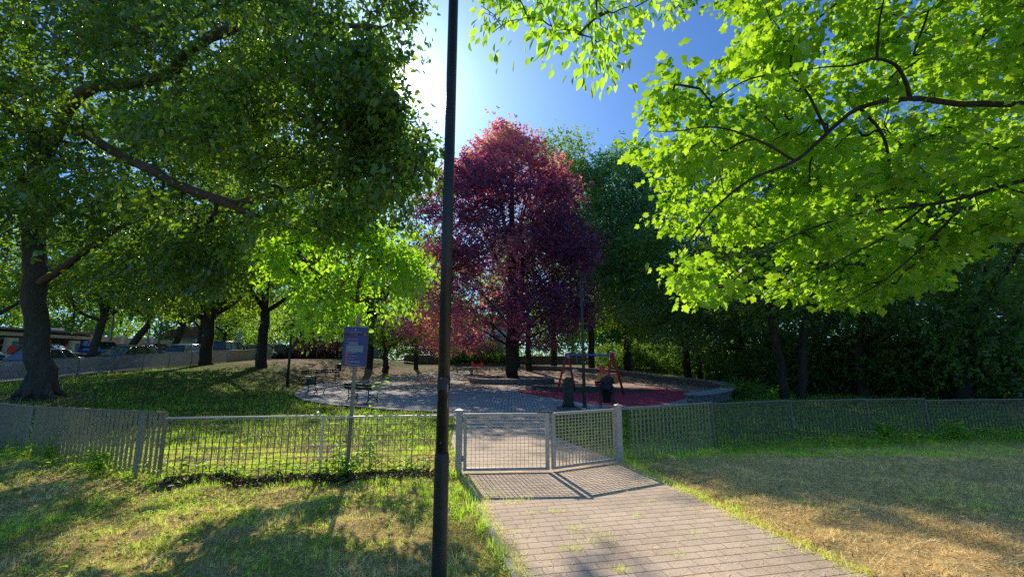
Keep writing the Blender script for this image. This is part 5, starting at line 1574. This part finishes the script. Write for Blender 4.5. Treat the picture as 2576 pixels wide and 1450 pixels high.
k_ = leaves('crown', c, dirs, 24, (.62, .62, .26), T_SPRIG, .43, M['lf_beech'], e, b0, .0, .42,
       rshift=lambda p: np.where((p[:, 2] < 11) & (p[:, 0] < 1.0), .58, 0)*sm((vnoise(p[:, 0], p[:, 2], 1.6, 9)-.42)*4)-.36+.58*sm((p[:, 2]-13.5)/5.5)+.14*sm((-5.5-p[:, 0])/1.5)*(p[:, 2] > 4.5), rmix=.5, cullf=lambda p: cull_lit(p, .12), suntilt=.5)  # sunlit pink top and lit-through bronze put into the leaf colour

# ---- far wood behind everything
fl = [(-220, 78, 430, 'lf_pale'), (-90, 84, 520, 'lf_dark'), (40, 88, 470, 'lf_pale'), (170, 82, 560, 'lf_green'), (290, 92, 540, 'lf_pale'), (410, 88, 600, 'lf_green'), (530, 96, 610, 'lf_pale'), (640, 84, 640, 'lf_green'), (745, 92, 660, 'lf_pale'),
      (850, 100, 690, 'lf_green'), (940, 88, 680, 'lf_green'), (1040, 96, 690, 'lf_dark'), (1130, 88, 700, 'lf_green'), (1330, 96, 620, 'lf_pale'), (1440, 84, 560, 'lf_pale'), (1530, 78, 540, 'lf_pale'), (1590, 70, 560, 'lf_green'), (1640, 72, 560, 'lf_green'), (1760, 66, 480, 'lf_dark'),
      (1900, 60, 400, 'lf_dark'), (2060, 56, 330, 'lf_blue'), (2220, 54, 300, 'lf_dark'), (2400, 50, 280, 'lf_dark'), (2580, 48, 260, 'lf_dark'), (2760, 46, 250, 'lf_dark')]
for i, (px, Y, tp_, lf) in enumerate(fl):
    q = A(px, 890, Y); h_ = H(q[0], Y); zt2 = A(px, tp_, Y)[2]; hh = zt2-h_
    e = park_tree('tall background tree in the far belt of woodland closing off the park', (q[0], Y, 0), 3.0,
              [((q[0]+RNG.normal(0, .8), Y, h_+hh*.42), (6, 5, hh*.28)), ((q[0]+RNG.normal(0, 1.5), Y, h_+hh*.72), (4.8, 4, hh*.24)), ((q[0]+3, Y, h_+hh*.35), (4.5, 4, hh*.2)), ((q[0]-3.2, Y, h_+hh*.3), (4.5, 4, hh*.2)), ((q[0], Y-1, h_+2.6), (6.5, 3, 2.8))],
              150, 20, 1.0, lf, 'bark_d', .34, 'background trees in the far wood', 'background_tree', sigma=(1.1, 1.1, .8))


# ---- shrubs
def shrub(label, p, rx, ry, h, leaf, ncl, per, size, group=None, name='shrub', cat='shrub', sig=.32):
    p = np.array(p, float); p[2] = H(p[0], p[1])
    e = empty(name, label, cat, p, 0, group)
    c = blob_pts([(p+[0, 0, h*.5], (rx, ry, h*.52)), (p+[rx*.4, 0, h*.35], (rx*.7, ry, h*.4)), (p+[-rx*.4, 0, h*.4], (rx*.7, ry, h*.45))], ncl, .75)
    c = c[c[:, 2] > p[2]+.1]
    st = []
    for k in range(5):
        a = RNG.uniform(0, 6.28); st.append(([p-[0, 0, .1], p+[math.cos(a)*rx*.3, math.sin(a)*ry*.3, h*.4], p+[math.cos(a)*rx*.5, math.sin(a)*ry*.5, h*.75]], [.05, .035, .015]))
    tw, d_ = grow(st, c[::3], .007, 1, .0, .03)
    m2 = limb_mesh(st, 6); tw.add(m2.v, m2.f)
    cw(tw.build('stems', M['twig']), e)
    leaves('foliage', c, nrm(c-(p+[0, 0, h*.35])), per, (sig, sig, sig*.85), T_SPRIG, size, M[leaf], e, p, .2, .6)


for (px, Y, rx, h, lb) in ((1560, 50, 3.0, 2.6, 'dark laurel shrub behind the swing, against the rear wall'), (1650, 49, 3.2, 3.4, 'dark laurel shrub right of the forked blue green tree'), (1740, 45, 3.2, 3.6, 'dark laurel shrub over the middle of the curved wall'),
                          (1820, 38.5, 3.0, 3.6, 'dark laurel shrub behind the right bend of the curved wall'), (1890, 32.5, 2.8, 3.4, 'dark laurel shrub above the small green lawn strip'), (1960, 28, 2.6, 3.0, 'dark laurel shrub behind the left of the twin trunks'),
                          (2060, 25.5, 2.6, 2.8, 'dark laurel shrub right behind the twin trunks'), (2170, 24.5, 2.6, 2.8, 'dark laurel shrub behind the single trunk on the right'), (2290, 22.5, 2.6, 2.8, 'dark laurel shrub above the step in the right fence'),
                          (2420, 22.5, 2.8, 3.0, 'dark laurel shrub near the right edge'), (2560, 21, 2.8, 3.2, 'dark laurel shrub cut by the right edge')):
    q = A(px, 940, Y); shrub(lb, (q[0], Y, 0), rx, 1.6, h, 'lf_dark', 120, 22, .36, 'dark shrubs massed on the right')
q0 = A(655, 895, 52); q1 = A(865, 895, 55)
for i in range(5):
    q = q0+(q1-q0)*(i/4); shrub(['dark purple hedge bush next to the thick trunk', 'dark purple hedge bush left of the dark lamp post', 'dark purple hedge bush right of the dark lamp post', 'dark purple hedge bush below the red house', 'dark purple hedge bush at its right end below the cream house'][i],
                               (q[0], 52, 0), 1.7, .8, 1.35, 'lf_purple', 60, 20, .28, 'clipped purple hedge bushes', 'hedge_bush', 'hedge', .22)
for px, lb in ((1165, 'clipped dark green ivy hedge on the railing, right of the lamp post'), (1245, 'clipped dark green ivy hedge on the railing, left of the beech trunk')):
    q = A(px, 880, 56.6); shrub(lb, (q[0], 56.6, 0), 2.6, .6, 3.0, 'lf_dark', 100, 20, .34, 'ivy hedges on the rear railing', 'hedge_bush', 'hedge', .3)
q = gnd(1880, 1000); shrub('low dark green bush hugging the end of the curved wall', q, .9, .6, .7, 'lf_green', 40, 16, .2, None, 'shrub', 'shrub', .16)


# ---- tall weeds and saplings by the sign and fence
def sapling(label, p, h, n, lean=(0, 0), leafs=.12, leaf='lf_weed', stems=1):
    p = np.array(p, float); p[2] = H(p[0], p[1])
    e = empty('weed_plant', label, 'plant', p, 0, 'tall weeds along the fence')
    mb = MB(); P = []; D = []
    for s in range(stems):
        ang = RNG.uniform(0, 6.28); sp = .0 if stems == 1 else .22
        lx, ly = lean[0]+math.cos(ang)*sp, lean[1]+math.sin(ang)*sp
        hh = h*(1 if s == 0 else RNG.uniform(.55, .95))
        pts = [p+[lx*t*t, ly*t*t, hh*t] for t in np.linspace(0, 1, 7)]
        mb.tube(pts, [.007, .0065, .006, .005, .004, .003, .002], 5)
        for i in range(n):
            t = RNG.uniform(.22, 1.0); q = p+np.array([lx*t*t, ly*t*t, hh*t]); a = i*2.4+RNG.normal(0, .3)
            d = np.array([math.cos(a), math.sin(a), .15-.35*RNG.random()]); P.append(q+d*.02); D.append(d)
    cw(mb.build('stem', M['lf_weed']), e)
    P = np.array(P); D = np.array(D); Z = RNG.normal(0, .3, P.shape); Z[:, 2] += 1
    inst('foliage', T_CELTIS, P, D, Z, leafs*np.clip(RNG.normal(1, .25, len(P)), .5, 1.5), np.clip(RNG.normal(.6, .25, len(P)), 0, 1), M[leaf], e, p)


s0 = gnd(905, 1188)
sapling('tall thin sapling growing beside the sign post, its tip crossing the dark bench', s0, 1.55, 22, (.34, 0), .11)
sapling('leafy shoots leaning left of the sign post against the fence', gnd(862, 1192), 1.0, 18, (-.30, 0), .12, stems=3)
sapling('bright upright weed on the fence, halfway between sign and lamp post', gnd(1033, 1185), 1.0, 40, (.02, 0), .075)
sapling('loose weed shoots just right of the sign post', gnd(930, 1188), .95, 20, (.12, .05), .085, stems=4)
sapling('low dark weeds at the foot of the sign post', gnd(875, 1203), .42, 20, (.0, 0), .09, stems=7)
sapling('nettles at the foot of the left fence corner', gnd(250, 1195), .5, 16, (0, 0), .085, stems=8)
sapling('leafy weeds along the far left fence panel', gnd(120, 1160), .5, 16, (0, 0), .085, stems=8)
sapling('shaded weeds growing under the step in the right fence', gnd(2230, 1112), .55, 16, (0, 0), .10, stems=9)
sapling('shaded weeds against the dark right fence panel', gnd(2400, 1108), .5, 16, (0, 0), .10, stems=9)
sapling('small shoot at the base of the twin trunks', gnd(1945, 1010), .7, 18, (0, 0), .14, stems=4)

# ================================================================== GRASS AND LITTER (stuff)
FENCE = [C0[:2], C2[:2]]


def dfence(x, y):
    r = np.full(np.shape(x), 9.0)
    for a, b in ((C0, C2), (C2, L3), (RB[0], RB[2]), (RB[2], RB[4]), (RB[4], RB[6])): r = np.minimum(r, seg_d(x, y, a, b))
    return r


def wedge(n, y0, y1, power=1.0):
    """points inside the field of view (with a margin) between two distances"""
    y = y0+(y1-y0)*RNG.random(n)**power
    x = (RNG.random(n)*2-1)*(y*1.27+1.2)
    return x, y


def blades(name, x, y, size, rnd, flat, mat='lf_grass', tmpl=T_BLADE, droop=0.0, lump=0.0):
    n = len(x)
    a = RNG.uniform(0, 6.283, n)
    X = np.stack([np.cos(a)*flat, np.sin(a)*flat, np.ones(n)*(1-flat)+.08], 1)
    Z = np.stack([-np.cos(a), -np.sin(a), np.ones(n)*.5], 1)+RNG.normal(0, .4, (n, 3))
    p = np.stack([x, y, hz_fine(x, y)-.004+lump*np.clip(vnoise(x, y, .16, 31)-.45, 0, 1)*RNG.random(n)], 1)
    o = inst(name, tmpl, p, X, Z, size, rnd, M[mat]); o['kind'] = 'stuff'
    return o


def keep_lawn(x, y):
    k = ~pip(x, y, PATH) & ~((((x-PE[0])/(PE[2]+.1))**2+((y-PE[1])/(PE[3]+.1))**2) < 1)
    return k


# near lawn: a short sparse layer and hummocky tufts
def lawn_green(x, y):
    g1 = vnoise(x, y, .55, 1)*.5+vnoise(x, y, 1.7, 2)*.5; g2 = vnoise(x, y, .18, 4)
    dp = np.minimum(seg_d(x, y, (0.45, 2.4), (0, 4.1)), seg_d(x, y, (0, 4.1), (-.78, 7.2)))
    g = .47+1.25*(g1-.5)+.5*(g2-.5)+.32*np.exp(-(dp/.45)**2)-.52*sm((x-1.8)/1.2)*sm((9.4-y)/2)+.22*np.exp(-(dfence(x, y)/.45)**2)
    g += .42*np.exp(-(seg_d(x, y, (2.9, 4.2), (2.0, 8.0))/.28)**2)*(y > 5.2)
    return g, dp


x, y = wedge(120000, 2.7, 9.0, .8); k = keep_lawn(x, y); x, y = x[k], y[k]
g, dp = lawn_green(x, y)
rn = np.clip(g+RNG.normal(0, .16, len(x)), 0, 1)
blades('grass', x, y, (.030+.022*rn)*np.clip(RNG.normal(1, .35, len(x)), .4, 2), rn, np.clip(RNG.normal(.62, .2, len(x)), .1, .95))
x, y = wedge(26000, 2.7, 9.2, .8); k = keep_lawn(x, y) & (RNG.random(len(x)) < np.clip(2.2*(vnoise(x, y, .42, 41)-.28), .06, 1)); x, y = x[k], y[k]
g, dp = lawn_green(x, y); df = dfence(x, y)
m = 11; s_ = (.030+.024*np.clip(g, 0, 1)+.045*np.exp(-(df/.2)**2)*RNG.random(len(x))+.03*np.exp(-(dp/.22)**2))*RNG.uniform(.5, 1.5, len(x))
kx = np.repeat(np.arange(len(x)), m); r_ = s_[kx]*.55*np.sqrt(RNG.random(len(kx))); a_ = RNG.uniform(0, 6.283, len(kx))
rn = np.clip(g[kx]+RNG.normal(0, .13, len(kx)), 0, 1)
blades('grass', x[kx]+r_*np.cos(a_), y[kx]+r_*np.sin(a_), s_[kx]*np.clip(RNG.normal(1, .25, len(kx)), .4, 1.7), rn, np.clip(RNG.normal(.5-.15*rn, .2, len(kx)), .05, .95))
# lawns further off
x, y = wedge(150000, 8.6, 30, 1.5); k = keep_lawn(x, y) & (x > -23.7)
x, y = x[k], y[k]; g1 = vnoise(x, y, .9, 6)*.5+vnoise(x, y, 2.6, 7)*.5
rn = np.clip(.80+.6*(g1-.5)+RNG.normal(0, .12, len(x)), 0, 1)
ok = RNG.random(len(x)) < np.clip(g1*1.6, 0, 1)*(1-.85*np.exp(-(((x+3.6)/1.5)**2+((y-9.3)/1.0)**2)))*(1-.9*np.exp(-(((x+15)/7)**2+((y-31)/7)**2)))
blades('grass', x[ok], y[ok], (.07+.002*y[ok])*np.clip(RNG.normal(1, .3, ok.sum()), .4, 2), rn[ok], np.clip(RNG.normal(.55, .2, ok.sum()), .1, .95), 'lf_lawn')
# mown straw lying about on the right lawn and on the path
x, y = wedge(110000, 2.8, 9.5, .9)
g = vnoise(x, y, .35, 8)
k = ~pip(x, y, PATH) & (dfence(x, y) > .4) & (RNG.random(len(x)) < np.clip((g-.2)*1.4, .05, 1)*np.where(x > 1.2, 1, np.clip(1.5*(vnoise(x, y, .7, 33)-.35), 0, .6)))
blades('dry_grass_clippings', x[k], y[k], .075*np.clip(RNG.normal(1, .35, k.sum()), .4, 2), np.clip(.25+.8*(vnoise(x[k], y[k], .22, 21)-.3)+RNG.normal(0, .2, k.sum()), 0, 1), np.clip(RNG.normal(.84, .10, k.sum()), .5, .97), 'lf_straw', lump=.09)
x, y = wedge(60000, 2.9, 8.2, .9); k = pip(x, y, PATH)
x, y = x[k], y[k]; g = vnoise(x, y, .3, 12)
k = RNG.random(len(x)) < np.clip((g-.5)*1.3+.05+.25*np.exp(-((y-7.7)/.35)**2)*(x > .6), 0, 1)
o = blades('dry_grass_clippings', x[k], y[k], .045*np.clip(RNG.normal(1, .35, k.sum()), .4, 2), np.clip(RNG.normal(.7, .25, k.sum()), 0, 1), np.clip(RNG.normal(.93, .03, k.sum()), .8, .97), 'lf_straw'); o.location.z = .024
t = RNG.random(5000); q = np.where(t < .5, 0, 1)
e0 = np.array([(0.45, 2.4), (2.98, 4.0)]); e1 = np.array([(-.78, 7.2), (2.0, 8.0)])
tt = RNG.random(5000); ex = e0[q]+(e1-e0)[q]*tt[:, None]; ex[:, 0] += np.where(q == 0, np.where(tt < .35, .06, .03), 0)+RNG.normal(0, .06, 5000)*(.5+1.2*vnoise(tt*9, q*5., .5, 3))
o = blades('dry_grass_clippings', ex[:, 0], ex[:, 1], .06*np.clip(RNG.normal(1, .3, 5000), .4, 2), np.clip(RNG.normal(.5, .25, 5000), 0, 1), np.clip(RNG.normal(.7, .2, 5000), .2, .95)); o.location.z = .018
# tufts in the joints of the path
P = []
for (px, py, nn, s_) in ((1248, 1243, 60, .10), (1300, 1262, 70, .11), (1270, 1268, 40, .08), (1325, 1258, 35, .07), (1445, 1335, 60, .09), (1440, 1385, 80, .10), (1395, 1290, 30, .07), (1330, 1295, 26, .06), (1290, 1400, 40, .08), (1480, 1365, 60, .13), (1600, 1300, 26, .06),
                        (1520, 1348, 40, .10), (1850, 1300, 22, .06), (1700, 1400, 36, .08), (1560, 1440, 60, .08), (1150, 1192, 50, .06), (1218, 1262, 50, .07), (1565, 1168, 60, .06), (1750, 1345, 20, .07), (1640, 1262, 20, .06), (1950, 1390, 30, .08)):
    q = gnd(px, py); m = RNG.normal(0, 1, (nn, 2))*np.array([s_*.8, s_*.35]); P.append(np.stack([q[0]+m[:, 0], q[1]+m[:, 1]], 1))
P = np.concatenate(P); o = blades('weeds_between_pavers', P[:, 0], P[:, 1], .045*np.clip(RNG.normal(1, .3, len(P)), .4, 2), np.clip(RNG.normal(.62, .22, len(P)), 0, 1), np.clip(RNG.normal(.5, .2, len(P)), .1, .9)); o.location.z = .02
# broad leaved weeds in the left lawn and along the fences
x, y = wedge(90000, 2.9, 9.2, .9); g = vnoise(x, y, .4, 15)
k = keep_lawn(x, y) & (x < .3) & (RNG.random(len(x)) < np.clip((g-.38)*1.6, 0, 1)) & (y < 7.4)
xx, yy_ = x[k], y[k]
t = RNG.random(1100); s1 = C0[:2]+(C2[:2]-C0[:2])*t[:, None]+RNG.normal(0, .13, (1100, 2)); t = RNG.random(1600); s2 = C2[:2]+(L3[:2]-C2[:2])*t[:, None]+RNG.normal(0, .22, (1600, 2))
t = RNG.random(2200); s3 = RB[1][:2]+(RB[5][:2]-RB[1][:2])*t[:, None]+RNG.normal(0, .25, (2200, 2))-[0, .15]
ex = np.concatenate([s1, s2, s3]); n0 = len(xx)
xx = np.concatenate([xx, ex[:, 0]]); yy_ = np.concatenate([yy_, ex[:, 1]])
n = len(xx); zz = hz_fine(xx, yy_)+np.where(np.arange(n) < n0, .010+.035*RNG.random(n), .03+.22*RNG.random(n)**1.8)
a = RNG.uniform(0, 6.283, n); X = np.stack([np.cos(a), np.sin(a), RNG.normal(.25, .3, n)], 1); Z = RNG.normal(0, .35, (n, 3)); Z[:, 2] += 1
inst('broad_leaved_weeds', T_CELTIS, np.stack([xx, yy_, zz], 1), X, Z, np.where(np.arange(n) < n0, .036, .075)*np.clip(RNG.normal(1, .3, n), .4, 1.8), np.clip(RNG.normal(.5, .25, n), 0, 1), M['lf_weed'])['kind'] = 'stuff'
# dead leaf litter in front of the left fence
t = RNG.random(5200); off = np.abs(RNG.normal(0, .16, 5200))
nv = np.array([(C2-C0)[1], -(C2-C0)[0]]); nv = nv/np.linalg.norm(nv); nv = nv if nv[1] < 0 else -nv
s = C0[:2]+(C2[:2]-C0[:2])*(.06+.9*t)[:, None]+nv*(off+.02)[:, None]+RNG.normal(0, .03, (5200, 2))
n = len(s); a = RNG.uniform(0, 6.283, n); X = np.stack([np.cos(a), np.sin(a), RNG.normal(.1, .35, n)], 1); Z = RNG.normal(0, .55, (n, 3)); Z[:, 2] += 1
inst('dead_leaf_litter', T_CELTIS, np.stack([s[:, 0], s[:, 1], hz_fine(s[:, 0], s[:, 1])+.005+.05*RNG.random(n)], 1), X, Z, .06*np.clip(RNG.normal(1, .3, n), .4, 1.8), RNG.random(n), M['lf_litter'])['kind'] = 'stuff'
x = RNG.uniform(-20, 10, 9000); y = RNG.uniform(20, 56, 9000)
k = np.exp(-(((x+14)/7)**2+((y-33)/8)**2)) > RNG.random(9000)
k |= (np.exp(-(((x+4)/9)**2+((y-48)/5)**2)) > RNG.random(9000))
x, y = x[k], y[k]; n = len(x); a = RNG.uniform(0, 6.283, n); X = np.stack([np.cos(a), np.sin(a), RNG.normal(.1, .2, n)], 1); Z = RNG.normal(0, .4, (n, 3)); Z[:, 2] += 1
inst('dead_leaf_litter', T_CELTIS, np.stack([x, y, hz(x, y)+.045], 1), X, Z, .13, RNG.random(n), M['lf_litter'])['kind'] = 'stuff'

# ================================================================== LIGHT, SKY, CAMERA
w = bpy.data.worlds.new('World'); SC.world = w; w.use_nodes = True
nt = w.node_tree; nt.nodes.clear()
sky = nt.nodes.new('ShaderNodeTexSky'); sky.sky_type = 'NISHITA'; sky.sun_disc = False
sky.sun_elevation = SUN_EL; sky.sun_rotation = SUN_AZ
sky.altitude = 200; sky.air_density = 1.0; sky.dust_density = 0.8; sky.ozone_density = 5.0
bg = nt.nodes.new('ShaderNodeBackground'); bg.inputs['Strength'].default_value = 0.15
wo = nt.nodes.new('ShaderNodeOutputWorld')
tint = nt.nodes.new('ShaderNodeMixRGB'); tint.blend_type = 'MULTIPLY'; tint.inputs[0].default_value = 1; tint.inputs[2].default_value = (0.46, 0.73, 1.0, 1)
nt.links.new(sky.outputs[0], tint.inputs[1]); tcw = nt.nodes.new('ShaderNodeTexCoord')
dt = nt.nodes.new('ShaderNodeVectorMath'); dt.operation = 'DOT_PRODUCT'; dt.inputs[1].default_value = tuple(SUND)
nt.links.new(tcw.outputs['Generated'], dt.inputs[0])
mxn = nt.nodes.new('ShaderNodeMath'); mxn.operation = 'MAXIMUM'; mxn.inputs[1].default_value = 0; nt.links.new(dt.outputs['Value'], mxn.inputs[0])
acc = tint.outputs[0]
for ex_, am in ((14, 0.7), (180, 3.5), (1200, 16.0)):          # haze brightening around the sun
    pw_ = nt.nodes.new('ShaderNodeMath'); pw_.operation = 'POWER'; pw_.inputs[1].default_value = ex_; nt.links.new(mxn.outputs[0], pw_.inputs[0])
    ml = nt.nodes.new('ShaderNodeMath'); ml.operation = 'MULTIPLY'; ml.inputs[1].default_value = am; nt.links.new(pw_.outputs[0], ml.inputs[0])
    ad = nt.nodes.new('ShaderNodeMixRGB'); ad.blend_type = 'ADD'; ad.inputs[0].default_value = 1
    nt.links.new(acc, ad.inputs[1]); nt.links.new(ml.outputs[0], ad.inputs[2]); acc = ad.outputs[0]
nt.links.new(acc, bg.inputs['Color']); nt.links.new(bg.outputs[0], wo.inputs['Surface'])
ld = bpy.data.lights.new('sun', 'SUN'); ld.energy = 5.0; ld.angle = R(0.5); ld.color = (1.0, 0.90, 0.70)
lo = bpy.data.objects.new('sun', ld); COL.objects.link(lo)
lo.rotation_euler = Vector(-SUND).to_track_quat('-Z', 'Y').to_euler(); lo.location = (-20, 60, 45)

cam = bpy.data.cameras.new('camera'); cam.sensor_width = 36; cam.lens = FPX/2575*36; cam.clip_end = 3000; cam.clip_start = .05
co = bpy.data.objects.new('camera', cam); COL.objects.link(co); co.location = (0, 0, CH); co.rotation_euler = (math.pi/2+TH, 0, 0)
SC.camera = co
SC.view_settings.view_transform = 'Standard'; SC.view_settings.look = 'None'; SC.view_settings.exposure = 0; SC.view_settings.gamma = 1
cy = SC.cycles
cy.use_denoising = False
cy.max_bounces = 8; cy.diffuse_bounces = 4; cy.transmission_bounces = 5; cy.glossy_bounces = 2; cy.transparent_max_bounces = 4
cy.sample_clamp_indirect = 6
